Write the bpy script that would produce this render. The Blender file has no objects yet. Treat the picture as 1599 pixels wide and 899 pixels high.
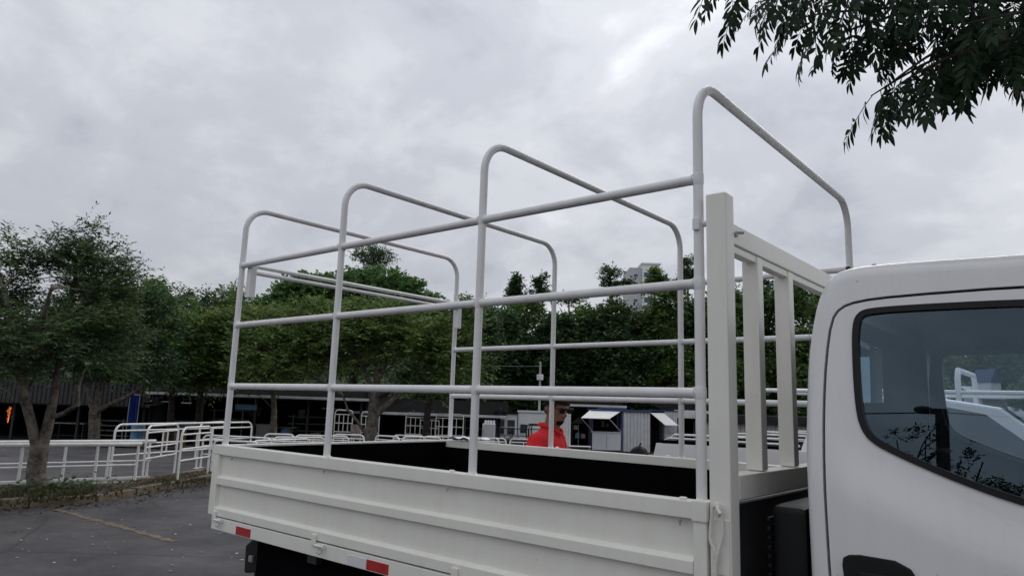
import bpy, bmesh, math, random
import numpy as np
from mathutils import Vector, Matrix
from mathutils.geometry import delaunay_2d_cdt

random.seed(7)
SC = bpy.context.scene
COL = SC.collection
R = math.radians

# ---------------------------------------------------------------- camera
cam_data = bpy.data.cameras.new('camera')
cam_data.sensor_width = 36.0
cam_data.sensor_fit = 'HORIZONTAL'
cam_data.lens = 24.9015
cam_data.clip_start = 0.05
cam_data.clip_end = 3000
cam = bpy.data.objects.new('camera', cam_data)
COL.objects.link(cam)
cam.matrix_world = Matrix.Translation((1.1006, -2.353, 1.6538)) @ Matrix([[0.768017, 0.080337, 0.63537], [0.63963, -0.145758, -0.754737], [0.031977, 0.986053, -0.163331]]).to_4x4()
SC.camera = cam

# ---------------------------------------------------------------- sky and sun
SUN_EL, SUN_AZ = R(42), R(92)          # behind the cloud; azimuth measured from +X to +Y
SC.view_settings.view_transform = 'Standard'
SC.view_settings.look = 'None'
SC.view_settings.exposure = 0.0
SC.view_settings.gamma = 1.0
SC.cycles.use_denoising = True
SC.cycles.caustics_reflective = False
SC.cycles.caustics_refractive = False
W = bpy.data.worlds.new('World')
SC.world = W
W.use_nodes = True
wn, wl = W.node_tree.nodes, W.node_tree.links
wn.clear()


def wnode(t, **kw):
    n = wn.new(t)
    for k, v in kw.items():
        setattr(n, k, v)
    return n


sky = wnode('ShaderNodeTexSky', sky_type='NISHITA', sun_disc=False)
sky.sun_elevation = SUN_EL
sky.sun_rotation = R(90) - SUN_AZ
tc = wnode('ShaderNodeTexCoord')
sep = wnode('ShaderNodeSeparateXYZ')
wl.new(tc.outputs['Generated'], sep.inputs[0])


def wmath(op, a, b=None, clamp=False):
    n = wnode('ShaderNodeMath', operation=op, use_clamp=clamp)
    for i, q in enumerate((a, b)):
        if q is None:
            continue
        if isinstance(q, (int, float)):
            n.inputs[i].default_value = q
        else:
            wl.new(q, n.inputs[i])
    return n.outputs[0]


# project the view direction on a cloud deck so that clouds flatten to the horizon
zz = wmath('ADD', wmath('MAXIMUM', sep.outputs['Z'], 0.0), 0.42)
comb = wnode('ShaderNodeCombineXYZ')
wl.new(wmath('DIVIDE', sep.outputs['X'], zz), comb.inputs[0])
wl.new(wmath('DIVIDE', sep.outputs['Y'], zz), comb.inputs[1])
comb.inputs[2].default_value = 3.7


def wnoise(scale, detail, rough, dist, seed):
    m = wnode('ShaderNodeMapping')
    m.inputs['Location'].default_value = seed
    wl.new(comb.outputs[0], m.inputs[0])
    n = wnode('ShaderNodeTexNoise')
    n.inputs['Scale'].default_value = scale
    n.inputs['Detail'].default_value = detail
    n.inputs['Roughness'].default_value = rough
    n.inputs['Distortion'].default_value = dist
    wl.new(m.outputs[0], n.inputs['Vector'])
    return n.outputs['Fac']


def wramp(fac, stops, interp='EASE'):
    r = wnode('ShaderNodeValToRGB')
    r.color_ramp.interpolation = interp
    e = r.color_ramp.elements
    e[0].position, e[0].color = stops[0][0], (*stops[0][1], 1)
    e[1].position, e[1].color = stops[-1][0], (*stops[-1][1], 1)
    for p_, c_ in stops[1:-1]:
        q = e.new(p_)
        q.color = (*c_, 1)
    wl.new(fac, r.inputs[0])
    return r.outputs[0]


big = wnoise(1.15, 3, 0.5, 0.3, (2.6, 8.8, 0))
mid = wnoise(3.2, 8, 0.57, 0.35, (-4.2, 3.1, 0))
fine = wnoise(9.0, 5, 0.55, 0.2, (7.7, 2.2, 0))
mixv = wmath('ADD', wmath('ADD', wmath('MULTIPLY', big, 0.41), wmath('MULTIPLY', mid, 0.44)),
             wmath('MULTIPLY', fine, 0.15))
cloud = wramp(mixv, [(0.36, (4.2, 4.4, 4.95)), (0.45, (5.2, 5.37, 5.9)), (0.53, (6.2, 6.35, 6.8)),
                     (0.62, (8.0, 8.1, 8.5))])
mx = wnode('ShaderNodeMix', data_type='RGBA')
mx.inputs['Factor'].default_value = 0.95
wl.new(sky.outputs[0], mx.inputs[6])
# an overcast sky is brighter overhead, and a little brighter where the sun stands behind the cloud
sd_ = wnode('ShaderNodeVectorMath', operation='DOT_PRODUCT')
wl.new(tc.outputs['Generated'], sd_.inputs[0])
sd_.inputs[1].default_value = (math.cos(SUN_EL) * math.cos(SUN_AZ), math.cos(SUN_EL) * math.sin(SUN_AZ), math.sin(SUN_EL))
glow = wmath('MULTIPLY', wmath('POWER', wmath('MAXIMUM', sd_.outputs['Value'], 0.0), 8.0), 0.20)
grad = wmath('ADD', wmath('ADD', wmath('MULTIPLY', wmath('MAXIMUM', sep.outputs['Z'], 0.0), 0.75), 0.86), glow)
vm = wnode('ShaderNodeVectorMath', operation='SCALE')
wl.new(cloud, vm.inputs[0])
wl.new(grad, vm.inputs['Scale'])
wl.new(vm.outputs[0], mx.inputs[7])
bg = wnode('ShaderNodeBackground')
bg.inputs['Strength'].default_value = 0.1
wl.new(mx.outputs[2], bg.inputs['Color'])
out = wnode('ShaderNodeOutputWorld')
wl.new(bg.outputs[0], out.inputs[0])

sun_data = bpy.data.lights.new('sun', 'SUN')
sun_data.energy = 0.6
sun_data.angle = R(40)
sun_data.color = (1.0, 0.97, 0.92)
sun = bpy.data.objects.new('sun', sun_data)
COL.objects.link(sun)
sdir = Vector((math.cos(SUN_EL) * math.cos(SUN_AZ), math.cos(SUN_EL) * math.sin(SUN_AZ), math.sin(SUN_EL)))
sun.rotation_euler = sdir.to_track_quat('Z', 'Y').to_euler()
sun.location = (0, 0, 60)


# ---------------------------------------------------------------- materials
def mat(name, col, rough=0.5, streak=0.0, metal=0.0, vary=0.0, vscale=6.0, bump=0.0, bscale=40.0, spec=0.5, col2=None,
        island=0.0, trans=0.0, coat=0.0):
    m = bpy.data.materials.new(name)
    m.use_nodes = True
    n, l = m.node_tree.nodes, m.node_tree.links
    b = n['Principled BSDF']
    b.inputs['Roughness'].default_value = rough
    b.inputs['Metallic'].default_value = metal
    b.inputs['Specular IOR Level'].default_value = spec
    b.inputs['Coat Weight'].default_value = coat
    b.inputs['Coat Roughness'].default_value = 0.08
    c = (*col, 1)
    b.inputs['Base Color'].default_value = c
    src = None
    tcn = n.new('ShaderNodeTexCoord')
    if vary or col2:
        nz = n.new('ShaderNodeTexNoise')
        nz.inputs['Scale'].default_value = vscale
        nz.inputs['Detail'].default_value = 6
        nz.inputs['Roughness'].default_value = 0.65
        l.new(tcn.outputs['Object'], nz.inputs['Vector'])
        r = n.new('ShaderNodeValToRGB')
        e = r.color_ramp.elements
        e[0].position, e[1].position = 0.33, 0.67
        c2 = col2 if col2 else tuple(min(1, x * (1 + vary)) for x in col)
        c1 = col if col2 else tuple(x * (1 - vary) for x in col)
        e[0].color, e[1].color = (*c1, 1), (*c2, 1)
        l.new(nz.outputs['Fac'], r.inputs[0])
        src = r.outputs[0]
        l.new(src, b.inputs['Base Color'])
        rm = n.new('ShaderNodeMath')
        rm.operation = 'MULTIPLY_ADD'
        l.new(nz.outputs['Fac'], rm.inputs[0])
        rm.inputs[1].default_value = 0.18
        rm.inputs[2].default_value = max(0.02, rough - 0.09)
        l.new(rm.outputs[0], b.inputs['Roughness'])
    if streak:      # faint rain streaks and dust
        mp = n.new('ShaderNodeMapping')
        mp.inputs['Scale'].default_value = (14, 14, 1.3)
        l.new(tcn.outputs['Object'], mp.inputs[0])
        ns = n.new('ShaderNodeTexNoise')
        ns.inputs['Scale'].default_value = 1.0
        ns.inputs['Detail'].default_value = 7
        ns.inputs['Roughness'].default_value = 0.7
        l.new(mp.outputs[0], ns.inputs['Vector'])
        rs_ = n.new('ShaderNodeValToRGB')
        rs_.color_ramp.elements[0].position, rs_.color_ramp.elements[1].position = 0.28, 0.56
        rs_.color_ramp.elements[0].color = (1 - streak, 1 - streak * 1.15, 1 - streak * 1.4, 1)
        rs_.color_ramp.elements[1].color = (1, 1, 1, 1)
        l.new(ns.outputs['Fac'], rs_.inputs[0])
        ns2 = n.new('ShaderNodeTexNoise')
        ns2.inputs['Scale'].default_value = 38
        ns2.inputs['Detail'].default_value = 3
        l.new(tcn.outputs['Object'], ns2.inputs['Vector'])
        r2_ = n.new('ShaderNodeValToRGB')
        r2_.color_ramp.elements[0].position, r2_.color_ramp.elements[1].position = 0.72, 0.80
        r2_.color_ramp.elements[0].color = (1, 1, 1, 1)
        r2_.color_ramp.elements[1].color = (0.72, 0.68, 0.62, 1)
        l.new(ns2.outputs['Fac'], r2_.inputs[0])
        m1 = n.new('ShaderNodeMix')
        m1.data_type, m1.blend_type = 'RGBA', 'MULTIPLY'
        m1.inputs['Factor'].default_value = 1
        l.new(rs_.outputs[0], m1.inputs[6])
        l.new(r2_.outputs[0], m1.inputs[7])
        m2 = n.new('ShaderNodeMix')
        m2.data_type, m2.blend_type = 'RGBA', 'MULTIPLY'
        m2.inputs['Factor'].default_value = 1
        l.new(src, m2.inputs[6])
        l.new(m1.outputs[2], m2.inputs[7])
        src = m2.outputs[2]
        l.new(src, b.inputs['Base Color'])
    if island:
        g = n.new('ShaderNodeNewGeometry')
        hs = n.new('ShaderNodeHueSaturation')
        mm = n.new('ShaderNodeMath')
        mm.operation = 'MULTIPLY_ADD'
        l.new(g.outputs['Random Per Island'], mm.inputs[0])
        mm.inputs[1].default_value = 2 * island
        mm.inputs[2].default_value = 1 - island
        l.new(mm.outputs[0], hs.inputs['Value'])
        if src:
            l.new(src, hs.inputs['Color'])
        else:
            hs.inputs['Color'].default_value = c
        src = hs.outputs[0]
        l.new(src, b.inputs['Base Color'])
    if bump:
        nb = n.new('ShaderNodeTexNoise')
        nb.inputs['Scale'].default_value = bscale
        nb.inputs['Detail'].default_value = 5
        l.new(tcn.outputs['Object'], nb.inputs['Vector'])
        bp = n.new('ShaderNodeBump')
        bp.inputs['Strength'].default_value = bump
        bp.inputs['Distance'].default_value = 0.03 if 'bark' in name else 0.01
        l.new(nb.outputs['Fac'], bp.inputs['Height'])
        l.new(bp.outputs[0], b.inputs['Normal'])
    if trans:
        tr = n.new('ShaderNodeBsdfTranslucent')
        if src:
            l.new(src, tr.inputs[0])
        else:
            tr.inputs[0].default_value = c
        ms = n.new('ShaderNodeMixShader')
        ms.inputs[0].default_value = trans
        l.new(b.outputs[0], ms.inputs[1])
        l.new(tr.outputs[0], ms.inputs[2])
        l.new(ms.outputs[0], n['Material Output'].inputs[0])
    return m


def glass_mat(name, tint, refl):
    m = bpy.data.materials.new(name)
    m.use_nodes = True
    n, l = m.node_tree.nodes, m.node_tree.links
    n.remove(n['Principled BSDF'])
    t = n.new('ShaderNodeBsdfTransparent')
    t.inputs[0].default_value = (*tint, 1)
    g = n.new('ShaderNodeBsdfGlossy')
    g.inputs['Roughness'].default_value = 0.0
    g.inputs['Color'].default_value = (0.62, 0.84, 1, 1)
    lw = n.new('ShaderNodeFresnel')
    lw.inputs['IOR'].default_value = 1.5
    ad = n.new('ShaderNodeMath')
    ad.operation = 'MULTIPLY_ADD'
    l.new(lw.outputs[0], ad.inputs[0])
    ad.inputs[1].default_value = 1.0
    ad.inputs[2].default_value = refl
    ms = n.new('ShaderNodeMixShader')
    l.new(ad.outputs[0], ms.inputs[0])
    l.new(t.outputs[0], ms.inputs[1])
    l.new(g.outputs[0], ms.inputs[2])
    l.new(ms.outputs[0], n['Material Output'].inputs[0])
    return m


M = {}
M['white'] = mat('white_enamel', (0.81, 0.805, 0.735), 0.36, streak=0.05, vary=0.03, vscale=2.5, bump=0.03, bscale=9, coat=0.2)
M['tube'] = mat('white_tube_paint', (0.76, 0.76, 0.76), 0.32, streak=0.12, vary=0.04, vscale=5, coat=0.2)
M['cabpaint'] = mat('cab_paint', (0.74, 0.74, 0.735), 0.3, streak=0.04, vary=0.012, vscale=2, coat=0.6)
M['pickup'] = mat('pickup_paint', (0.78, 0.79, 0.8), 0.28, vary=0.02, vscale=2, coat=0.5)
M['cage'] = mat('cage_paint', (0.8, 0.8, 0.78), 0.4, streak=0.16, vary=0.08, vscale=4)
M['black'] = mat('black_liner', (0.003, 0.003, 0.004), 0.95, vary=0.3, vscale=4, spec=0.03)
M['rubber'] = mat('black_rubber', (0.006, 0.006, 0.007), 0.5, vary=0.2, vscale=9, spec=0.3)
M['plastic'] = mat('black_plastic', (0.007, 0.0075, 0.009), 0.5, vary=0.2, vscale=9, spec=0.3)
M['tyre'] = mat('tyre', (0.006, 0.006, 0.006), 0.9, vary=0.2, vscale=9, spec=0.1)
M['dark'] = mat('dark_steel', (0.02, 0.02, 0.023), 0.6, vary=0.4, vscale=5)
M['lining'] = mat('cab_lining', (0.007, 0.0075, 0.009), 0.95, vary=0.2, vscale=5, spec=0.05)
M['steel'] = mat('galvanised_steel', (0.42, 0.43, 0.44), 0.4, 0.7, vary=0.15, vscale=8)
M['red'] = mat('red_reflector', (0.42, 0.012, 0.012), 0.25, vary=0.15, vscale=30, bump=0.3, bscale=300)
M['silver'] = mat('white_reflector', (0.66, 0.68, 0.69), 0.3, vary=0.05, vscale=60)
M['wire'] = mat('white_rope', (0.66, 0.65, 0.6), 0.7, vary=0.15, vscale=30)
M['glass'] = glass_mat('tinted_glass', (0.78, 0.85, 0.90), 0.055)
M['pane'] = glass_mat('window_glass', (0.35, 0.4, 0.42), 0.1)
M['shirt'] = mat('red_cloth', (0.62, 0.025, 0.03), 0.85, vary=0.12, vscale=9, bump=0.5, bscale=14, spec=0.2)
M['skin'] = mat('skin', (0.21, 0.105, 0.065), 0.5, vary=0.12, vscale=20, spec=0.4)
M['hair'] = mat('dark_hair', (0.009, 0.008, 0.007), 0.9, vary=0.3, vscale=50, spec=0.1)
M['denim'] = mat('dark_denim', (0.03, 0.035, 0.06), 0.9, vary=0.2, vscale=12)
M['shoe'] = mat('black_shoe', (0.015, 0.015, 0.015), 0.5)
M['bark'] = mat('bark', (0.05, 0.042, 0.034), 0.95, vscale=7, col2=(0.24, 0.215, 0.18), bump=1.0, bscale=16, spec=0.15)
M['bark_dark'] = mat('dark_bark', (0.03, 0.026, 0.022), 0.95, vscale=7, col2=(0.08, 0.07, 0.058), bump=1.0, bscale=22, spec=0.1)


def leafmat(name, a, b, vs, trans=0.36):
    return mat(name, a, 0.55, col2=b, vscale=vs, island=0.55, trans=trans, spec=0.3)


M['leaf_feather'] = leafmat('feathery_leaves', (0.052, 0.096, 0.042), (0.137, 0.202, 0.081), 0.9)
M['leaf_olive'] = leafmat('olive_leaves', (0.075, 0.125, 0.036), (0.195, 0.27, 0.075), 0.6)
M['leaf_dome'] = leafmat('dense_leaves', (0.062, 0.137, 0.042), (0.120, 0.215, 0.062), 0.3)
M['leaf_dark'] = leafmat('dark_leaves', (0.029, 0.065, 0.029), (0.086, 0.153, 0.052), 0.35)
M['leaf_mid'] = leafmat('mid_leaves', (0.062, 0.124, 0.039), (0.156, 0.247, 0.065), 0.35)
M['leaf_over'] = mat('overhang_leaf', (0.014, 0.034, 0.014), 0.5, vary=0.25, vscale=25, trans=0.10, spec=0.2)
M['grass'] = mat('grass_blades', (0.035, 0.045, 0.016), 0.8, island=0.5, col2=(0.085, 0.075, 0.03), vscale=2, trans=0.2)
M['litter'] = mat('leaf_litter', (0.10, 0.06, 0.03), 0.9, island=0.6, col2=(0.05, 0.03, 0.018), vscale=9)
M['soil'] = mat('soil', (0.035, 0.026, 0.018), 0.95, vscale=5, col2=(0.075, 0.058, 0.036), bump=1, bscale=60)
M['kerb'] = mat('mossy_kerb', (0.085, 0.062, 0.032), 0.9, vscale=3, col2=(0.19, 0.165, 0.12), bump=0.8, bscale=40)
M['corr'] = mat('grey_corrugated_sheet', (0.50, 0.51, 0.52), 0.5, 0.0, vary=0.1, vscale=3)
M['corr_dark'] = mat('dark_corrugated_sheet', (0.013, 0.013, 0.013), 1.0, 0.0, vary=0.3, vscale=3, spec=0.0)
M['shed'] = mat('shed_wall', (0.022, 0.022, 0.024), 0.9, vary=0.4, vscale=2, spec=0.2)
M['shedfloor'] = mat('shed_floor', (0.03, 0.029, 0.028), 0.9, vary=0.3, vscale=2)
M['wallwhite'] = mat('painted_wall', (0.62, 0.62, 0.61), 0.7, vary=0.08, vscale=2)
M['panel'] = mat('white_panel', (0.6, 0.61, 0.63), 0.5, vary=0.06, vscale=3)
M['awning'] = mat('awning_sheet', (0.78, 0.78, 0.76), 0.5, vary=0.05, vscale=3, trans=0.15)
M['blue'] = mat('blue_paint', (0.02, 0.045, 0.13), 0.5, vary=0.15, vscale=4)
M['bluetarp'] = mat('blue_tarp', (0.015, 0.07, 0.32), 0.5, vary=0.25, vscale=3, bump=0.8, bscale=6)
M['bluedrum'] = mat('faded_blue_paint', (0.10, 0.22, 0.33), 0.6, vary=0.2, vscale=4)
M['orange'] = mat('orange_board', (0.42, 0.17, 0.03), 0.6, vary=0.12, vscale=4)
M['ochre'] = mat('ochre_paint', (0.28, 0.19, 0.06), 0.6, vary=0.2, vscale=4)
M['pink'] = mat('faded_banner', (0.36, 0.27, 0.27), 0.7, vary=0.35, vscale=9)
M['bag'] = mat('black_bag', (0.005, 0.005, 0.006), 0.5, bump=1.0, bscale=9, spec=.15)
M['pole'] = mat('concrete_pole', (0.34, 0.34, 0.33), 0.8, vary=0.1, vscale=4)
M['woodpole'] = mat('weathered_pole', (0.06, 0.05, 0.045), 0.9, vary=0.3, vscale=4)
M['bldg_white'] = mat('white_render', (0.80, 0.80, 0.80), 0.8, vary=0.05, vscale=0.4)
M['bldg_grey'] = mat('grey_render', (0.50, 0.50, 0.51), 0.8, vary=0.05, vscale=0.4)
M['bldg_glass'] = mat('blue_window', (0.05, 0.09, 0.16), 0.15)
M['paper'] = mat('white_paper', (0.82, 0.82, 0.85), 0.7)
M['paint_line'] = mat('worn_yellow_paint', (0.062, 0.056, 0.05), 0.85, vscale=9, col2=(0.21, 0.16, 0.085), bump=0.4, bscale=90)
M['tan'] = mat('tan_cloth', (0.3, 0.24, 0.18), 0.9, vary=0.2, vscale=6)

# asphalt: aggregate grain, damp patches and cracks
m = bpy.data.materials.new('asphalt')
m.use_nodes = True
an, al = m.node_tree.nodes, m.node_tree.links
ab = an['Principled BSDF']
atc = an.new('ShaderNodeTexCoord')


def anoise(sc, det, rg=0.6):
    q = an.new('ShaderNodeTexNoise')
    q.inputs['Scale'].default_value = sc
    q.inputs['Detail'].default_value = det
    q.inputs['Roughness'].default_value = rg
    al.new(atc.outputs['Object'], q.inputs['Vector'])
    return q.outputs['Fac']


def aramp(f, stops):
    q = an.new('ShaderNodeValToRGB')
    e = q.color_ramp.elements
    e[0].position, e[0].color = stops[0][0], (*stops[0][1], 1)
    e[1].position, e[1].color = stops[1][0], (*stops[1][1], 1)
    al.new(f, q.inputs[0])
    return q.outputs[0]


c_big = aramp(anoise(0.55, 5), [(0.36, (0.028, 0.029, 0.033)), (0.64, (0.074, 0.069, 0.072))])
c_grain = aramp(anoise(120, 3), [(0.35, (0.72, 0.72, 0.72)), (0.72, (1.3, 1.28, 1.25))])
c_mid = aramp(anoise(7, 6), [(0.3, (0.8, 0.8, 0.82)), (0.7, (1.15, 1.13, 1.1))])


def amul(a, b):
    q = an.new('ShaderNodeMix')
    q.data_type = 'RGBA'
    q.blend_type = 'MULTIPLY'
    q.inputs['Factor'].default_value = 1
    al.new(a, q.inputs[6])
    al.new(b, q.inputs[7])
    return q.outputs[2]


vor = an.new('ShaderNodeTexVoronoi')
vor.feature = 'DISTANCE_TO_EDGE'
vor.inputs['Scale'].default_value = 0.35
wob = an.new('ShaderNodeMixRGB')
wob.inputs[0].default_value = 0.12
wn3 = an.new('ShaderNodeTexNoise')
wn3.inputs['Scale'].default_value = 1.5
wn3.inputs['Detail'].default_value = 6
al.new(atc.outputs['Object'], wn3.inputs['Vector'])
al.new(atc.outputs['Object'], wob.inputs[1])
al.new(wn3.outputs['Color'], wob.inputs[2])
al.new(wob.outputs[0], vor.inputs['Vector'])
crack = aramp(vor.outputs['Distance'], [(0.0, (0.55, 0.55, 0.55)), (0.012, (1, 1, 1))])
al.new(amul(amul(amul(c_big, c_grain), c_mid), crack), ab.inputs['Base Color'])
rr = an.new('ShaderNodeMapRange')
al.new(anoise(0.9, 4), rr.inputs[0])
rr.inputs[1].default_value, rr.inputs[2].default_value = 0.35, 0.65
rr.inputs[3].default_value, rr.inputs[4].default_value = 0.5, 0.9
al.new(rr.outputs[0], ab.inputs['Roughness'])
abp = an.new('ShaderNodeBump')
abp.inputs['Strength'].default_value = 0.7
abp.inputs['Distance'].default_value = 0.006
al.new(anoise(90, 4), abp.inputs['Height'])
al.new(abp.outputs[0], ab.inputs['Normal'])
M['asphalt'] = m

# ---------------------------------------------------------------- builders
WLOC = {}


def wloc(o):
    return WLOC.get(o.name, Vector((0, 0, 0)))


class MB:
    def __init__(self):
        self.v, self.f = [], []

    def add(self, vs, fs):
        k = len(self.v)
        self.v += [tuple(q) for q in vs]
        self.f += [tuple(i + k for i in q) for q in fs]
        return self

    def box(self, x0, x1, y0, y1, z0, z1):
        vs = [(x, y, z) for z in (z0, z1) for y in (y0, y1) for x in (x0, x1)]
        return self.add(vs, [(0, 2, 3, 1), (4, 5, 7, 6), (0, 1, 5, 4), (2, 6, 7, 3), (0, 4, 6, 2), (1, 3, 7, 5)])

    def bar(self, a, b, w, h, up=(0, 0, 1)):
        a, b = Vector(a), Vector(b)
        d = (b - a).normalized()
        s = d.cross(Vector(up))
        if s.length < 1e-4:
            s = d.cross(Vector((1, 0, 0)))
        s = s.normalized() * w / 2
        u = s.cross(d).normalized() * h / 2
        vs = []
        for q in (a, b):
            vs += [q - s - u, q + s - u, q + s + u, q - s + u]
        return self.add(vs, [(0, 1, 2, 3), (7, 6, 5, 4), (0, 4, 5, 1), (1, 5, 6, 2), (2, 6, 7, 3), (3, 7, 4, 0)])

    def tube(self, pts, r, n=10, cap=True):
        pts = [Vector(q) for q in pts]
        rs = r if isinstance(r, (list, tuple)) else [r] * len(pts)
        ref = None
        rings = []
        for i, q in enumerate(pts):
            d = (pts[min(i + 1, len(pts) - 1)] - pts[max(i - 1, 0)]).normalized()
            if ref is None:
                ref = Vector((0, 0, 1)) if abs(d.z) < 0.9 else Vector((1, 0, 0))
            u = ref - d * ref.dot(d)
            u = u.normalized() if u.length > 1e-4 else d.orthogonal().normalized()
            ref = u
            w = d.cross(u)
            rings.append([q + (u * math.cos(2 * math.pi * k / n) + w * math.sin(2 * math.pi * k / n)) * rs[i]
                          for k in range(n)])
        vs = [q for ring in rings for q in ring]
        fs = []
        for i in range(len(rings) - 1):
            for k in range(n):
                fs.append((i * n + k, i * n + (k + 1) % n, (i + 1) * n + (k + 1) % n, (i + 1) * n + k))
        if cap:
            fs.append(tuple(range(n - 1, -1, -1)))
            fs.append(tuple((len(rings) - 1) * n + k for k in range(n)))
        return self.add(vs, fs)

    def cyl(self, c, axis, r, h, n=20, r2=None):
        c, a = Vector(c), Vector(axis).normalized()
        return self.tube([c - a * h / 2, c + a * h / 2], [r, r if r2 is None else r2], n)

    def ring(self, prof, c, n=28):
        """lathe about the Y axis: prof is a closed list of (radius, y)"""
        k = len(prof)
        vs = [(c[0] + r * math.cos(2 * math.pi * i / n), c[1] + y, c[2] + r * math.sin(2 * math.pi * i / n))
              for i in range(n) for r, y in prof]
        fs = [(i * k + j, i * k + (j + 1) % k, ((i + 1) % n) * k + (j + 1) % k, ((i + 1) % n) * k + j)
              for i in range(n) for j in range(k)]
        return self.add(vs, fs)

    def prism(self, poly, axis, a, b):
        """poly: 2D points; axis: 'x','y','z' extrusion axis"""
        def mk(q, t):
            return {'x': (t, q[0], q[1]), 'y': (q[0], t, q[1]), 'z': (q[0], q[1], t)}[axis]
        n = len(poly)
        vs = [mk(q, a) for q in poly] + [mk(q, b) for q in poly]
        fs = [tuple(range(n)), tuple(range(2 * n - 1, n - 1, -1))]
        fs += [(i, (i + 1) % n, n + (i + 1) % n, n + i) for i in range(n)]
        return self.add(vs, fs)

    def mesh(self, name, off=None, bevel=0.0, seg=2):
        me = bpy.data.meshes.new(name)
        vs = self.v if off is None else [(q[0] - off[0], q[1] - off[1], q[2] - off[2]) for q in self.v]
        me.from_pydata(vs, [], self.f)
        bm = bmesh.new()
        bm.from_mesh(me)
        bmesh.ops.recalc_face_normals(bm, faces=bm.faces)
        if bevel:
            es = [e for e in bm.edges if len(e.link_faces) == 2 and e.calc_face_angle(0) > 0.6]
            bmesh.ops.bevel(bm, geom=es, offset=bevel, segments=seg, affect='EDGES', profile=0.5,
                            clamp_overlap=True)
        bm.to_mesh(me)
        bm.free()
        return me

    def build(self, name, material, parent=None, bevel=0.0, smooth=True, world=True, loc=None):
        """world=True: coordinates are world ones and the parent's place is taken off"""
        off = None
        if parent is not None and world:
            off = wloc(parent)
        if parent is None and loc is not None:
            off = Vector(loc)
        me = self.mesh(name, off, bevel)
        o = link(name, me, material, parent, smooth, loc=loc)
        if bevel:       # keeps broad faces flat next to their rounded edges
            o.modifiers.new('weighted_normals', 'WEIGHTED_NORMAL').keep_sharp = True
        return o


def link(name, me, material, parent=None, smooth=True, loc=None):
    if material is not None:
        me.materials.clear()
        me.materials.append(material)
    if smooth:
        me.shade_smooth()
        try:
            me.set_sharp_from_angle(angle=R(38))
        except Exception:
            pass
    o = bpy.data.objects.new(name, me)
    COL.objects.link(o)
    if parent is not None:
        o.parent = parent
        WLOC[o.name] = wloc(parent).copy()
    elif loc is not None:
        o.location = loc
        WLOC[o.name] = Vector(loc)
    return o


def tag(o, label=None, cat=None, group=None, kind=None):
    if label:
        o['label'] = label
    if cat:
        o['category'] = cat
    if group:
        o['group'] = group
    if kind:
        o['kind'] = kind
    return o


def thing(name, loc, label, cat, group=None):
    o = bpy.data.objects.new(name, None)
    o.empty_display_size = 0.2
    COL.objects.link(o)
    o.location = loc
    WLOC[o.name] = Vector(loc)
    return tag(o, label, cat, group)


def copy_tree(o, parent=None):
    c = o.copy()
    COL.objects.link(c)
    if parent is not None:
        c.parent = parent
    for ch in list(o.children):
        copy_tree(ch, c)
    return c


def pip(x, y, poly):
    ins = False
    n = len(poly)
    for i in range(n):
        x1, y1 = poly[i]
        x2, y2 = poly[(i + 1) % n]
        if (y1 > y) != (y2 > y) and x < (x2 - x1) * (y - y1) / (y2 - y1) + x1:
            ins = not ins
    return ins


def smooth_loop(pts, it=2):
    for _ in range(it):
        q = []
        n = len(pts)
        for i in range(n):
            a, b = pts[i], pts[(i + 1) % n]
            q.append((a[0] * .75 + b[0] * .25, a[1] * .75 + b[1] * .25))
            q.append((a[0] * .25 + b[0] * .75, a[1] * .25 + b[1] * .75))
        pts = q
    return pts


def fill2d(outer, holes, step):
    """triangulated region with holes and an interior grid"""
    pts, edges = [], []
    for lp in [outer] + holes:
        k = len(pts)
        pts += [Vector(q) for q in lp]
        edges += [(k + i, k + (i + 1) % len(lp)) for i in range(len(lp))]
    xs = [q[0] for q in outer]
    ys = [q[1] for q in outer]
    x = min(xs) + step / 2
    while x < max(xs):
        y = min(ys) + step / 2
        while y < max(ys):
            if pip(x, y, outer) and not any(pip(x, y, h) for h in holes):
                pts.append(Vector((x, y)))
            y += step
        x += step
    r = delaunay_2d_cdt(pts, edges, [], 0, 1e-5)
    V, F = r[0], r[2]
    out = []
    for f in F:
        cx = sum(V[i][0] for i in f) / len(f)
        cy = sum(V[i][1] for i in f) / len(f)
        if pip(cx, cy, outer) and not any(pip(cx, cy, h) for h in holes):
            out.append(tuple(f))
    return [tuple(q) for q in V], out


def inset(poly, d):
    n = len(poly)
    area = sum(poly[i][0] * poly[(i + 1) % n][1] - poly[(i + 1) % n][0] * poly[i][1] for i in range(n))
    sg = 1 if area > 0 else -1
    o = []
    for i in range(n):
        a, b = Vector(poly[i - 1]), Vector(poly[(i + 1) % n])
        t = (b - a).normalized()
        o.append((poly[i][0] - t.y * d * sg, poly[i][1] + t.x * d * sg))
    return o


# ---------------------------------------------------------------- ground
def gz(x, y):
    d = (x - 1.1) * -.644 + (y + 2.353) * .765
    t = min(1.0, max(0.0, (d - 18) / 18))
    return -.7 * t * t * (3 - 2 * t)


def axis_samples():
    a = [0.0]
    s = 1.0
    while a[-1] < 900:
        a.append(a[-1] + s)
        if a[-1] > 60:
            s *= 1.25
    return [-q for q in a[:0:-1]] + a


ax = axis_samples()
mb = MB()
n = len(ax)
mb.add([(x - 10, y + 10, gz(x - 10, y + 10)) for y in ax for x in ax],
       [(j * n + i, j * n + i + 1, (j + 1) * n + i + 1, (j + 1) * n + i) for j in range(n - 1) for i in range(n - 1)])
tag(mb.build('ground', M['asphalt']), kind='structure')

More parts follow.
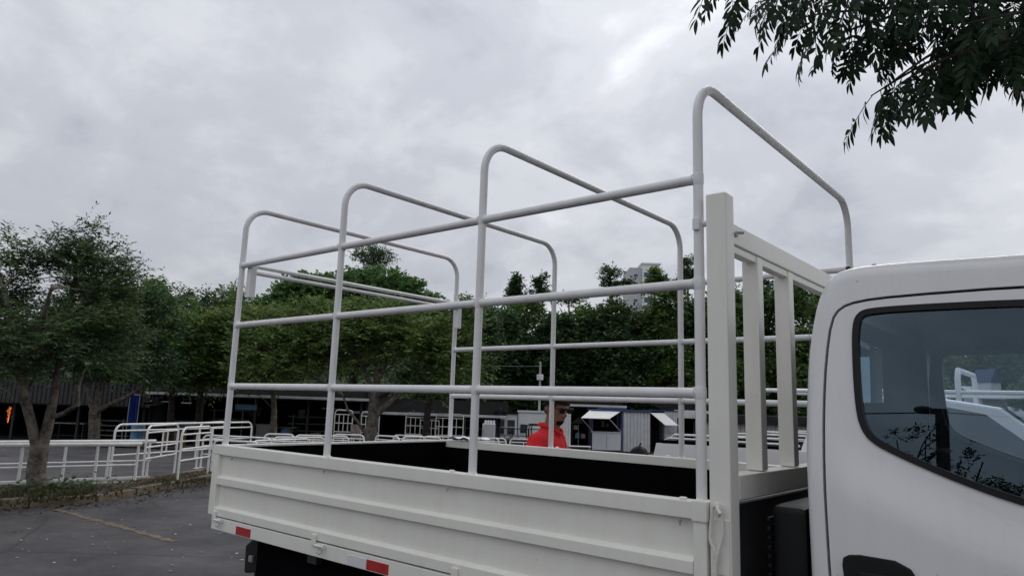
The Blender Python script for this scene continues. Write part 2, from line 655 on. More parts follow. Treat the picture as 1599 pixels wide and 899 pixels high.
# planting strip between two kerb lines
KF = [(-9.2, -9), (-10.6, -3), (-11.007, 1.01), (-10.939, 2.324), (-12.694, 4.916), (-14.6, 7.6), (-17.5, 11.5)]
KB = [(-11.8, -9), (-12.6, -3), (-12.694, 1.45), (-12.538, 2.416), (-12.631, 3.63), (-13.807, 5.489), (-18.6, 10.8)]


def polypt(P, t):
    L = [math.dist(P[i], P[i + 1]) for i in range(len(P) - 1)]
    s = t * sum(L)
    for i, l in enumerate(L):
        if s <= l or i == len(L) - 1:
            k = s / l
            return Vector((P[i][0] + (P[i + 1][0] - P[i][0]) * k, P[i][1] + (P[i + 1][1] - P[i][1]) * k))
        s -= l


def polylen(P):
    return sum(math.dist(P[i], P[i + 1]) for i in range(len(P) - 1))


mb = MB()
NS = 90
NW = 8
rs = random.Random(3)
for i in range(NS + 1):
    a, b = polypt(KF, i / NS), polypt(KB, i / NS)
    for j in range(NW + 1):
        q = a.lerp(b, j / NW)
        h = .07 + .03 * math.sin(j / NW * math.pi) + rs.uniform(-.014, .014)
        mb.v.append((q.x, q.y, h))
for i in range(NS):
    for j in range(NW):
        k = i * (NW + 1) + j
        mb.f.append((k, k + 1, k + NW + 2, k + NW + 1))
strip = tag(mb.build('planting_bed', M['soil']), kind='structure')


def kerb_run(P, h, w, ln, seed):
    r = random.Random(seed)
    cnt = int(polylen(P) / ln)
    for i in range(cnt):
        a, b = polypt(P, (i + .012) / cnt), polypt(P, (i + .988) / cnt)
        k = MB()
        d = (b - a).normalized()
        nrm = Vector((-d.y, d.x))
        hh = h + r.uniform(-.018, .014)
        t = r.uniform(-.012, .012)
        prof = [(-w / 2, -.05), (w / 2, -.05), (w / 2, hh), (-w / 2 + .02, hh + t)]
        vs = [(q.x + nrm.x * p_[0], q.y + nrm.y * p_[0], p_[1]) for q in (a, b) for p_ in prof]
        k.add(vs, [(0, 1, 2, 3), (7, 6, 5, 4), (0, 4, 5, 1), (1, 5, 6, 2), (2, 6, 7, 3), (3, 7, 4, 0)])
        k.build('kerb_stone', M['kerb'], strip, bevel=.012)


kerb_run(KF, .12, .14, .85, 1)
kerb_run(KB, .13, .12, .8, 2)


def scatter(name, pts, size, mt, seed, flat=0.5, asp=0.45):
    """many small leaf shaped quads"""
    r = np.random.default_rng(seed)
    P = np.array(pts, float)
    k = len(P)
    yaw = r.uniform(0, 2 * np.pi, k)
    d = np.stack([np.cos(yaw), np.sin(yaw), r.normal(0, .3, k) * flat], 1)
    s = np.stack([-np.sin(yaw), np.cos(yaw), r.normal(0, .5, k) * flat], 1)
    L = (size * r.uniform(.5, 1.3, k))[:, None]
    v = np.stack([P - d * L / 2, P + s * L * asp / 2, P + d * L / 2, P - s * L * asp / 2], 1)
    return np_mesh(name, v.reshape(-1, 3), mt)


def np_mesh(name, verts, mt, per=4, parent=None, smooth=False, off=None):
    v = np.asarray(verts, np.float32)
    if off is not None:
        v = v - np.asarray(off, np.float32)
    k = len(v) // per
    me = bpy.data.meshes.new(name)
    me.vertices.add(len(v))
    me.vertices.foreach_set('co', v.ravel())
    me.loops.add(len(v))
    me.loops.foreach_set('vertex_index', np.arange(len(v), dtype=np.int32))
    me.polygons.add(k)
    me.polygons.foreach_set('loop_start', np.arange(0, len(v), per, dtype=np.int32))
    me.polygons.foreach_set('loop_total', np.full(k, per, np.int32))
    me.update(calc_edges=True)
    me.materials.append(mt)
    o = bpy.data.objects.new(name, me)
    COL.objects.link(o)
    if parent is not None:
        o.parent = parent
        WLOC[o.name] = wloc(parent).copy()
    return o


r = random.Random(5)
pts = []
for i in range(5200):
    t, j = r.uniform(.12, .95), r.random()
    q = polypt(KF, t).lerp(polypt(KB, t), j)
    pts.append((q.x, q.y, .075 + .035 * math.sin(j * math.pi) + r.uniform(0, .03)))
for i in range(1500):
    t = r.uniform(.3, .8)
    a, b = polypt(KF, t), polypt(KB, t)
    q = a - (b - a).normalized() * (.1 + abs(r.gauss(0, .32)))
    pts.append((q.x, q.y, .012))
tag(scatter('fallen_leaves', pts, .07, M['litter'], 4, .5), kind='stuff')
pts = []
for i in range(150):
    q = Vector((-8.228, 1.458)) + Vector((r.gauss(0, 1.8), r.gauss(0, 1.6)))
    pts.append((q.x, q.y, .012))
tag(scatter('pale_petals', pts, .038, mat('pale_petal', (0.38, 0.36, 0.30), .9), 6, .3, .7), kind='stuff')

# tufts of grass and ground cover
gv = []
r2 = np.random.default_rng(8)


def tufts(c, sx, sy, k, h, z=.09):
    for i in range(k):
        bx, by = c[0] + r2.normal(0, sx), c[1] + r2.normal(0, sy)
        for b in range(7):
            a = r2.uniform(0, 6.28)
            l = h * r2.uniform(.5, 1.3)
            dx, dy = math.cos(a) * l * .55, math.sin(a) * l * .55
            w = .008
            gv.extend([(bx - w * math.sin(a), by + w * math.cos(a), z), (bx + w * math.sin(a), by - w * math.cos(a), z),
                       (bx + dx, by + dy, z + l)])


tufts((-11.324, 1.718), .3, .4, 130, .15)
tufts((-11.046, 1.36), .3, .5, 90, .09)
tufts((-10.622, 1.046), .12, .7, 90, .05)
tufts((-11.94, 4.154), .3, .5, 260, .06)
tufts((-11.11, 2.565), .4, .7, 60, .04)
tag(np_mesh('grass', gv, M['grass'], 3), kind='stuff')
pts = []
for i in range(420):
    q = Vector((-11.649, 1.793)) + Vector((r.gauss(0, .3), r.gauss(0, .42)))
    pts.append((q.x, q.y, .1 + abs(r.gauss(0, .1))))
tag(scatter('ground_cover', pts, .09, M['leaf_dark'], 14, 1.2, .6), kind='stuff')

# worn yellow bay line
a, b = Vector((-10.534, 1.532)), Vector((-7.231, 1.705))
mb = MB()
d = (b - a).normalized()
nr = Vector((-d.y, d.x))
k = 46
r = random.Random(11)
for i in range(k + 1):
    q = a.lerp(b, i / k)
    wl_, wr_ = .058 + r.uniform(-.035, .015), .058 + r.uniform(-.035, .015)
    mb.v += [(q.x + nr.x * wl_, q.y + nr.y * wl_, .004), (q.x - nr.x * wr_, q.y - nr.y * wr_, .004)]
mb.f = [(2 * i, 2 * i + 1, 2 * i + 3, 2 * i + 2) for i in range(k)]
tag(mb.build('parking_line', M['paint_line']), kind='structure')

# verge of bare earth in front of the sheds
mb = MB()
VA = [(-36.786, 0.012), (-28.287, 7.091), (-23.086, 12.087), (-18.391, 17.327)]
VB = [(-41.243, 0.291), (-31.744, 8.202), (-25.411, 13.476), (-19.835, 18.785)]
for i in range(41):
    for P, w in ((VA, 0), (VB, 1)):
        q = polypt(P, i / 40)
        mb.v.append((q.x, q.y, gz(q.x, q.y) + .05))
mb.f = [(2 * i, 2 * i + 1, 2 * i + 3, 2 * i + 2) for i in range(40)]
tag(mb.build('earth_verge', M['soil']), kind='structure')

# ---------------------------------------------------------------- the truck
TR = thing('cargo_truck', (-1.2, 1.0, 0), 'white flatbed truck with a tall tubular cage on its bed, in the foreground',
           'truck')
X1, X2, X3, X4 = -3.194, -2.135, -1.073, 0.0
ZB, ZL, ZM, ZT, ZH = 1.352, 1.718, 2.108, 2.498, 2.892
WY = 2.0


def hoop_path(x, rr=.155, k=8):
    p = [(x, 0, ZB - .01), (x, 0, ZH - rr)]
    for i in range(1, k + 1):
        t = i / k * math.pi / 2
        p.append((x, rr - rr * math.cos(t), ZH - rr + rr * math.sin(t)))
    for i in range(k + 1):
        t = i / k * math.pi / 2
        p.append((x, WY - rr + rr * math.sin(t), ZH - rr + rr * math.cos(t)))
    p.append((x, WY, ZB - .01))
    return p


for x in (X1, X2, X3, X4):
    h = MB().tube(hoop_path(x), .0185, 36).build('hoop', M['tube'], TR)
    wd = MB()
    for y in (0, WY):
        for z in (ZL, ZM, ZT):
            wd.tube([(x, y, z - .024), (x, y, z - .016), (x, y, z + .016), (x, y, z + .024)],
                    [.0188, .0208, .0208, .0188], 12)
            if x != X1:
                wd.tube([(x - .03, y, z), (x - .018, y, z)], [.0188, .0215], 12)
            if x != X4:
                wd.tube([(x + .03, y, z), (x + .018, y, z)], [.0188, .0215], 12)
        wd.tube([(x, y, ZB), (x, y, ZB + .008)], [.024, .0188], 14)
    tag(wd.build('weld_bead', M['tube'], h), kind='stuff')
for y in (0, WY):
    for z in (ZL, ZM, ZT):
        MB().tube([(X1, y, z), (X2, y, z), (X3, y, z), (X4, y, z)], .0185, 16).build('rail', M['tube'], TR)
for z in (2.495, 2.452):
    MB().tube([(-3.125, .03, z), (-3.125, 1.97, z)], .014, 12).build('rear_crossbar', M['tube'], TR)
for y in (.036, 1.964):
    MB().box(-3.155, -3.105, y - .022, y + .022, 2.285, 2.515).build('crossbar_sleeve', M['tube'], TR, bevel=.006)
MB().box(-.012, .014, -.03, -.018, 2.30, 2.345).add(*[[], []]).build('cage_lug', M['tube'], TR, bevel=.004)
MB().tube([(0.018, 0, 2.325), (.04, 0, 2.325)], .012, 8).build('cage_lug', M['tube'], TR)


def side_board(s):
    """s=-1 the side towards the camera, +1 the far one"""
    yo = -.04 if s < 0 else 2.04
    sg = 1 if s < 0 else -1

    def Y(a, b):
        a, b = yo + sg * a, yo + sg * b
        return min(a, b), max(a, b)
    b = MB().box(-3.19, -.016, *Y(.026, .034), .975, 1.30)
    board = b.build('side_board', M['white'], TR)
    MB().box(-3.262, -.018, *Y(0, .072), 1.295, 1.352).build('top_rail', M['white'], board, bevel=.003)
    q = MB().prism([(yo, 1.117), (yo, 1.157), (yo + sg * .004, 1.160), (yo + sg * .026, 1.170), (yo + sg * .026, 1.115)], 'x', -3.19, -.016)
    q.build('rib', M['white'], board, bevel=.0015)
    q = MB().prism([(yo, .932), (yo, .976), (yo + sg * .004, .979), (yo + sg * .03, .990), (yo + sg * .034, .932)], 'x', -3.19, -.016)
    q.build('rib', M['white'], board, bevel=.0015)
    MB().box(-3.262, -3.19, *Y(0.002, .06), .932, 1.294).build('end_stile', M['white'], board, bevel=.005)
    MB().box(-.016, .034, *Y(0.002, .06), .86, 1.29).build('end_stile', M['white'], board, bevel=.005)
    MB().box(-.020, .038, *Y(-.006, .066), 1.288, 1.358).build('corner_cap', M['white'], board, bevel=.006)
    MB().box(-3.203, -.02, *Y(.060, .067), .935, 1.294).build('inner_liner', M['black'], board)
    for x in (-3.02, -2.09, -1.18, -.06):
        c = MB().cyl((x, yo - sg * .003, 1.286), (0, 1, 0), .006, .012, 8)
        c.tube([(x, yo - sg * .004, 1.286), (x, yo - sg * .004, 1.27)], .0035, 6)
        c.build('bolt', M['steel'], board)
        MB().box(x - .012, x + .012, *Y(.012, .03), 1.352, 1.362).build('clip', M['white'], board, bevel=.003)
    for x in (-3.13, -2.10, -1.08, -.10):
        hg = MB().box(x - .05, x - .012, *Y(-.012, 0), .905, .962).build('hinge', M['white'], board, bevel=.004)
        MB().cyl((x + .025, yo - sg * .014, .912), (1, 0, 0), .009, .055, 12).cyl(
            (x + .065, yo - sg * .014, .912), (1, 0, 0), .011, .010, 12).build('hinge_pin', M['tube'], hg)
        MB().tube([(x + .062, yo - sg * .018, .91), (x + .066, yo - sg * .022, .885), (x + .045, yo - sg * .022, .876),
                   (x + .02, yo - sg * .02, .88)], .0025, 6).build('safety_pin', M['steel'], hg)
    return board


side_board(-1)
side_board(1)
for yo, s in ((-.04, 1), (2.04, -1)):
    a, b = sorted((yo, yo + s * .06))
    sill = MB().box(-3.2, .03, a, b, .852, .924).build('sill', M['white'], TR, bevel=.004)
    for x in (-2.905, -1.70, -.50):
        a, b = sorted((yo - s * .003, yo))
        MB().box(x, x + .157, a, b, .858, .904).build('reflector', M['red'], sill)
        if x > -2.9:
            MB().box(x - .15, x - .004, a + .001 * (s < 0), b - .001 * (s > 0), .857, .903).build(
                'reflector', M['silver'], sill)
tg = MB().box(-3.245, -3.215, .03, 1.97, .94, 1.335).build('tailgate', M['white'], TR)
MB().box(-3.266, -3.2, .034, 1.966, 1.337, 1.351).build('top_rail', M['white'], tg, bevel=.003)
MB().box(-3.213, -3.205, .022, 1.978, .94, 1.335).build('inner_liner', M['black'], tg)
MB().box(-3.2, .03, .03, 1.97, .90, .94).build('bed_floor', M['black'], TR)
fb = MB().box(.04, .085, .04, 1.96, .86, 1.34).build('front_board', M['dark'], TR)  # shade of the gap behind the cab is put into the dark colour
MB().box(.02, .036, .04, 1.96, .94, 1.33).build('inner_liner', M['black'], fb)

# headboard
hb_posts = []
for y0, y1 in ((-.03, .045), (1.955, 2.03)):
    p_ = MB().box(.04, .116, y0, y1, .80, 2.425).build('headboard_post', M['white'], TR, bevel=.007)
    hb_posts.append(p_)
MB().box(.05, .112, .046, 1.954, 2.25, 2.325).build('headboard_beam', M['white'], TR, bevel=.005)
MB().box(.045, .116, .046, 1.954, 1.362, 1.445).build('headboard_beam', M['white'], TR, bevel=.005)
MB().box(.062, .102, .046, 1.954, 2.222, 2.249).build('beam_lip', M['white'], TR, bevel=.003)
for i in (0, 1, 3, 4):
    c = .3075 + .346 * i
    MB().box(.045, .108, c - .028, c + .028, 1.447, 2.247).build('headboard_bar', M['white'], TR, bevel=.005)
MB().cyl((.114, .06, 2.285), (1, 0, 0), .01, .012, 8).cyl((.122, .075, 2.295), (1, .6, 0), .006, .03, 6).build(
    'bolt', M['steel'], hb_posts[0])
# latch on the front post: patch plate, hook and white rope loop
MB().box(.046, .110, -.036, -.03, 1.13, 1.305).build('latch_plate', M['white'], hb_posts[0], bevel=.003)
lw = .0062
loop = [(0.062, -0.05, 1.342), (0.052, -0.05, 1.263), (0.053, -0.05, 1.227), (0.069, -0.05, 1.209), (0.064, -0.05, 1.174), (0.065, -0.05, 1.115)]
loop2 = [(0.062, -0.05, 1.342), (0.078, -0.055, 1.354), (0.091, -0.05, 1.341), (0.094, -0.05, 1.299), (0.096, -0.05, 1.249), (0.08, -0.055, 1.207), (0.072, -0.055, 1.166), (0.069, -0.055, 1.116)]


def spline(P, it=2):
    P = [Vector(q) for q in P]
    for _ in range(it):
        q = [P[0]]
        for i in range(len(P) - 1):
            q += [P[i].lerp(P[i + 1], .25), P[i].lerp(P[i + 1], .75)]
        q.append(P[-1])
        P = q
    return P


MB().tube(spline(loop), lw, 8).tube(spline(loop2), lw, 8).build('rope_loop', M['wire'], hb_posts[0])
MB().tube([(0.067, -0.03, 1.353), (0.082, -0.06, 1.345), (0.091, -0.062, 1.33), (0.082, -0.05, 1.32)], .006, 8).build(
    'latch_hook', M['white'], hb_posts[0])

# chassis, wheels, rear bracket, intake
for y in (.62, 1.38):
    MB().box(-3.1, 1.9, y - .035, y + .035, .62, .80).build('chassis_rail', M['dark'], TR)
for x in (-2.2, -1.4, -.6, 0.0):
    MB().box(x - .04, x + .04, .0, 2.0, .80, .852).build('cross_member', M['dark'], TR)


def wheel(x, y, dual=False):
    prof = [(.20, -.09), (.33, -.10), (.375, -.085), (.39, -.04), (.39, .04), (.375, .085), (.33, .10), (.20, .09)]
    w = MB().ring(prof, (x, y, .39)).build('wheel', M['tyre'], TR)
    MB().ring([(.03, -.03), (.08, -.05), (.14, -.03), (.20, -.08), (.205, .08), (.14, .03), (.03, .03)],
              (x, y, .39)).build('rim', M['panel'], w)


for y in (.16, .40, 1.60, 1.84):
    wheel(-2.25, y)
for y in (.20, 1.80):
    wheel(1.15, y)
for y0, y1 in ((.05, .52), (1.48, 1.95)):
    mg = MB()
    k = 12
    pr = []
    for i in range(k + 1):
        t = math.pi * i / k
        pr.append((-2.25 + .50 * math.cos(t), .42 + .40 * math.sin(t)))
    inn = [(-2.25 + .48 * math.cos(math.pi * i / k), .42 + .38 * math.sin(math.pi * i / k)) for i in range(k, -1, -1)]
    mg.prism(pr + inn, 'y', y0, y1).build('mudguard', M['plastic'], TR)
    MB().box(-2.82, -2.79, y0, y1, .22, .84).build('mud_flap', M['rubber'], TR)
    ys_ = y0 - .014 if y0 < 1 else y1 + .004
    MB().box(-2.785, -1.3, ys_, ys_ + .01, .25, .84).build('underbed_black_sheet', M['black'], TR)  # added black sheet standing in for the darkness under the bed
    MB().box(-2.79, -1.4, y0 + .02, y1 - .02, .80, .83).build('splash_panel', M['plastic'], TR)
# dark triangular lamp bracket behind the rear wheel
lb = MB().prism([(-3.02, .60), (-2.80, .64), (-2.80, .83), (-2.92, .83), (-3.03, .76)], 'y', .10, .16)
lb = lb.build('rear_lamp_bracket', M['plastic'], TR, bevel=.012)
MB().box(-2.945, -2.905, .075, .10, .68, .72).build('bracket_stud', M['steel'], lb, bevel=.008)
ai = MB().box(.175, .30, .16, .62, .86, 1.352).build('air_intake', M['plastic'], TR, bevel=.03)
bl = MB()
for i in range(14):
    z = .9 + i * .03
    bl.box(.165, .178, .15, .60, z, z + .016)
bl.build('bellows', M['rubber'], ai, bevel=.004)
MB().box(.12, .30, .2, 1.6, .80, .86).build('cab_mount', M['dark'], TR)
MB().box(-1.3, -.3, .08, .5, .38, .80).build('fuel_tank', M['dark'], TR, bevel=.05)


# ---- cab
def yS(z):
    return .04 + .1 * .05 * math.log1p(math.exp(min(40, (z - 1.45) / .05)))


O = [(.335, .62), (.333, .9), (0.333, 1.158), (0.33, 1.348), (0.327, 1.547), (0.328, 1.669), (0.335, 1.837), (0.345, 1.923), (0.366, 2.031),
     (0.394, 2.095), (0.424, 2.128), (0.485, 2.144), (0.617, 2.145), (0.946, 2.134), (1.30, 2.135), (1.55, 2.10), (1.70, 2.0),
     (1.85, 1.75), (2.0, 1.5), (2.08, 1.25), (2.10, .9), (2.09, .62), (1.6, .62), (1.0, .62)]
DR = [(.415, .74), (0.398, 1.169), (0.395, 1.28), (0.391, 1.472), (0.392, 1.671), (0.401, 1.836), (0.419, 1.963), (0.447, 2.004),
      (0.502, 2.022), (0.614, 2.03), (0.939, 2.034), (1.40, 2.02), (1.56, 1.97), (1.72, 1.75), (1.88, 1.45), (1.93, 1.2),
      (1.93, .74), (1.4, .74), (.9, .74)]
WO = [(0.937, 1.997), (0.7, 2), (0.539, 1.998), (0.501, 1.986), (0.483, 1.949), (0.481, 1.835), (0.488, 1.674), (0.503, 1.615),
      (0.529, 1.578), (0.599, 1.541), (0.759, 1.476), (0.901, 1.431), (1.30, 1.34), (1.60, 1.31), (1.72, 1.36), (1.72, 1.5),
      (1.60, 1.78), (1.50, 1.92), (1.38, 1.975), (1.15, 1.985)]
WO = smooth_loop(WO, 2)
DRs = smooth_loop(DR, 1)
OS = smooth_loop(O, 1)
RC = .045
OI = inset(OS, RC)
shell = None


def sheet(mb, V, F, fy, flip=False):
    mb.add([(q[0], fy(q[1]), q[1]) for q in V], F)


def rim(mb, lp, fy, d):
    n_ = len(lp)
    vs = [(q[0], fy(q[1]), q[1]) for q in lp] + [(q[0], fy(q[1]) + d, q[1]) for q in lp]
    mb.add(vs, [(i, (i + 1) % n_, n_ + (i + 1) % n_, n_ + i) for i in range(n_)])


def loop_dist(q, lp):
    b = 9.0
    for i in range(len(lp)):
        x1, y1 = lp[i]
        x2, y2 = lp[(i + 1) % len(lp)]
        dx, dy = x2 - x1, y2 - y1
        t = max(0, min(1, ((q[0] - x1) * dx + (q[1] - y1) * dy) / (dx * dx + dy * dy + 1e-12)))
        b = min(b, math.hypot(q[0] - x1 - t * dx, q[1] - y1 - t * dy))
    return b


near_f = yS
far_f = lambda z: 2.0 - yS(z)
GL = inset(WO, .017)                       # visible glass edge inside the seal
shell_mb = MB()
for fy, sg in ((near_f, 1), (far_f, -1)):
    hole = inset(DRs, -.0045)
    V, F = fill2d(OI, [hole], .09)
    sheet(shell_mb, V, F, fy)
    rim(shell_mb, hole, fy, .03 * sg)
    # rounded edge from the side sheet to the roof, rear and front
    n_ = len(OS)
    K = 5
    for i in range(n_):
        j = (i + 1) % n_
        if OS[i][1] < .66 and OS[j][1] < .66:
            continue
        vs = []
        for a in (i, j):
            for k in range(K + 1):
                t = k / K * math.pi / 2
                w_ = math.sin(t)
                x = OI[a][0] + (OS[a][0] - OI[a][0]) * w_
                z = OI[a][1] + (OS[a][1] - OI[a][1]) * w_
                vs.append((x, fy(OI[a][1]) + sg * RC * (1 - math.cos(t)), z))
        shell_mb.add(vs, [(k, k + 1, K + 2 + k, K + 1 + k) for k in range(K)])
# roof / front strips
ws_mb = MB()
rear_lp = []
n_ = len(OS)
for i in range(n_):
    j = (i + 1) % n_
    a, b = OS[i], OS[j]
    if a[1] < .66 and b[1] < .66:
        continue
    ya, yb = near_f(OI[i][1]) + RC, near_f(OI[j][1]) + RC
    if a[0] < .6 and max(a[1], b[1]) < 2.03 and a[0] < 1:
        if not rear_lp:
            rear_lp.append((ya, a[1], a[0]))
        rear_lp.append((yb, b[1], b[0]))
        continue
    tgt = ws_mb if (a[0] > 1.6 and min(a[1], b[1]) > 1.35 and max(a[1], b[1]) < 2.06) else shell_mb
    k = 6
    vs = []
    for q, y in ((a, ya), (b, yb)):
        vs += [(q[0], y + (2 - 2 * y) * t / k, q[1]) for t in range(k + 1)]
    tgt.add(vs, [(t, t + 1, k + 2 + t, k + 1 + t) for t in range(k)])
zs = [q[1] for q in rear_lp]


def xr(z):
    return float(np.interp(z, zs, [q[2] for q in rear_lp]))


lp = [(q[0], q[1]) for q in rear_lp] + [(2 - q[0], q[1]) for q in rear_lp[::-1]]
RW = [(.38, 1.70), (.38, 1.955), (.95, 1.935), (.93, 1.715)]
V, F = fill2d(lp, [RW], .1)
shell_mb.add([(xr(q[1]), q[0], q[1]) for q in V], F)
for i in range(4):
    a, b = RW[i], RW[(i + 1) % 4]
    shell_mb.add([(xr(a[1]), a[0], a[1]), (xr(b[1]), b[0], b[1]), (xr(b[1]) + .04, b[0], b[1]),
                  (xr(a[1]) + .04, a[0], a[1])], [(0, 1, 2, 3)])


def weld(mb):
    me = mb.mesh('t')
    bm = bmesh.new()
    bm.from_mesh(me)
    bmesh.ops.remove_doubles(bm, verts=bm.verts, dist=.0008)
    bmesh.ops.recalc_face_normals(bm, faces=bm.faces)
    mb.v = [tuple(q.co) for q in bm.verts]
    bm.verts.index_update()
    mb.f = [tuple(q.index for q in f.verts) for f in bm.faces]
    bm.free()
    return mb


CAB = weld(shell_mb).build('cab_shell', M['cabpaint'], TR)
ws_mb.build('windshield', M['pane'], CAB)
MB().box(xr(1.8) + .012, xr(1.8) + .018, .37, .96, 1.69, 1.958).build('rear_window', M['glass'], CAB)
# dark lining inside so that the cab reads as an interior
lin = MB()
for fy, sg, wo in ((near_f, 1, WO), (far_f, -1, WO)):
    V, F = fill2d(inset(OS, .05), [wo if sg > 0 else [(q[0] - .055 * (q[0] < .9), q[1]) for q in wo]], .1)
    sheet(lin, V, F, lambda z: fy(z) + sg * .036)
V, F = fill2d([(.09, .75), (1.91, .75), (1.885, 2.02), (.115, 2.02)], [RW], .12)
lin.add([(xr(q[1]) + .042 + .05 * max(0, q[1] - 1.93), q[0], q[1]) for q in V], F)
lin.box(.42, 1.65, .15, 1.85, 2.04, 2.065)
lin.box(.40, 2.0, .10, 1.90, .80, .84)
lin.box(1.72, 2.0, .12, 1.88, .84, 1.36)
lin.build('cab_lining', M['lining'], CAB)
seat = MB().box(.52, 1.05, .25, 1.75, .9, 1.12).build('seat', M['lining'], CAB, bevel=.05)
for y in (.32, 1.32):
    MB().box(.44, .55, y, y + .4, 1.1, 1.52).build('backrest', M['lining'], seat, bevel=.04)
for fy, sg in ((near_f, 1), (far_f, -1)):
    shift = 0.0 if sg > 0 else .055
    wo = [(q[0] - shift * (q[0] < .9), q[1]) for q in WO]
    V, F = fill2d(inset(DRs, .0045), [inset(wo, .003)], .034 if sg > 0 else .09)
    d = MB()
    # pressed shoulder: the panel swells out a little away from the window and runs flush at the door gap
    vs = []
    for q in V:
        dw, dd = loop_dist(q, wo), loop_dist(q, DRs)
        a_ = min(1, max(0, (dw - .02) / .16))
        e_ = min(1, max(0, (dd - .012) / .07))
        below = min(1, max(0, (1.72 - q[1]) / .22))
        vs.append((q[0], fy(q[1]) - sg * .020 * a_ * a_ * (3 - 2 * a_) * e_ * e_ * (3 - 2 * e_) * below, q[1]))
    d.add(vs, F)
    if sg > 0:
        rim(d, inset(DRs, .0045), fy, .03 * sg)
        rim(d, inset(wo, .003), fy, .03 * sg)
    door = weld(d).build('door', M['cabpaint'], TR)
    gl = inset(wo, .019)
    s_ = MB()
    V, F = fill2d(wo, [gl], .2)
    sheet(s_, V, F, lambda z: fy(z) - sg * .006)
    rim(s_, wo, lambda z: fy(z) - sg * .006, sg * .02)
    rim(s_, gl, lambda z: fy(z) - sg * .006, sg * .02)
    weld(s_).build('window_seal', M['rubber'], door)
    V, F = fill2d(inset(wo, .012), [], .25)
    g_ = MB()
    sheet(g_, V, F, lambda z: .04 + .1 * (z - 1.45) + .007 if sg > 0 else 2 - (.04 + .1 * (z - 1.45)) - .007)
    g_.build('window_glass', M['glass'], door)
    hp = [(.452, 1.12), (0.442, 1.212), (0.445, 1.234), (0.46, 1.244), (0.491, 1.249), (0.586, 1.247), (0.626, 1.23), (0.643, 1.203),
          (.655, 1.14)]
    if sg < 0:
        hh = MB().prism(hp, 'y', 1.965, 1.992)
    else:
        hh = MB().prism(hp, 'y', .012, .045)
    hd = hh.build('handle_plate', M['plastic'], door, bevel=.003)
    yh = .002 if sg > 0 else 1.986
    MB().box(.49, .62, yh, yh + .012, 1.175, 1.205).build('door_handle', M['plastic'], hd, bevel=.005)
for px in ((0.461, 2.142), (0.541, 2.142)):
    MB().cyl((px[0], yS(px[1]) + .05, px[1] + .002), (0, 0, 1), .010, .012, 10, .007).build('roof_clip', M['rubber'], CAB,
                                                                                      bevel=.002)
x = (0.589, 2.146)
MB().box(x[0], 1.5, yS(2.1) + .045, yS(2.1) + .075, 2.12, 2.137).build('roof_gutter', M['cabpaint'], CAB, bevel=.004)

# sheet of paper on the far side board
mb = MB()
px0 = -3.16
for i in range(9):
    for j in range(5):
        x, y = px0 + i / 8 * .30, 1.93 + j / 4 * .21
        mb.v.append((x, y, 1.356 + .018 * math.sin(i * .9 + j * .5) ** 2 + (.01 if j in (0, 4) else 0)))
mb.f = [(i * 5 + j, i * 5 + j + 1, i * 5 + j + 6, i * 5 + j + 5) for i in range(8) for j in range(4)]
mb.add([(q[0], q[1], q[2] + .004) for q in mb.v[:45]], mb.f[:32])
tag(mb.build('paper_sheet', M['paper'], loc=(px0, 2.0, 1.356)),
    'crumpled white paper sheet lying on the far rear corner of the truck bed', 'paper')


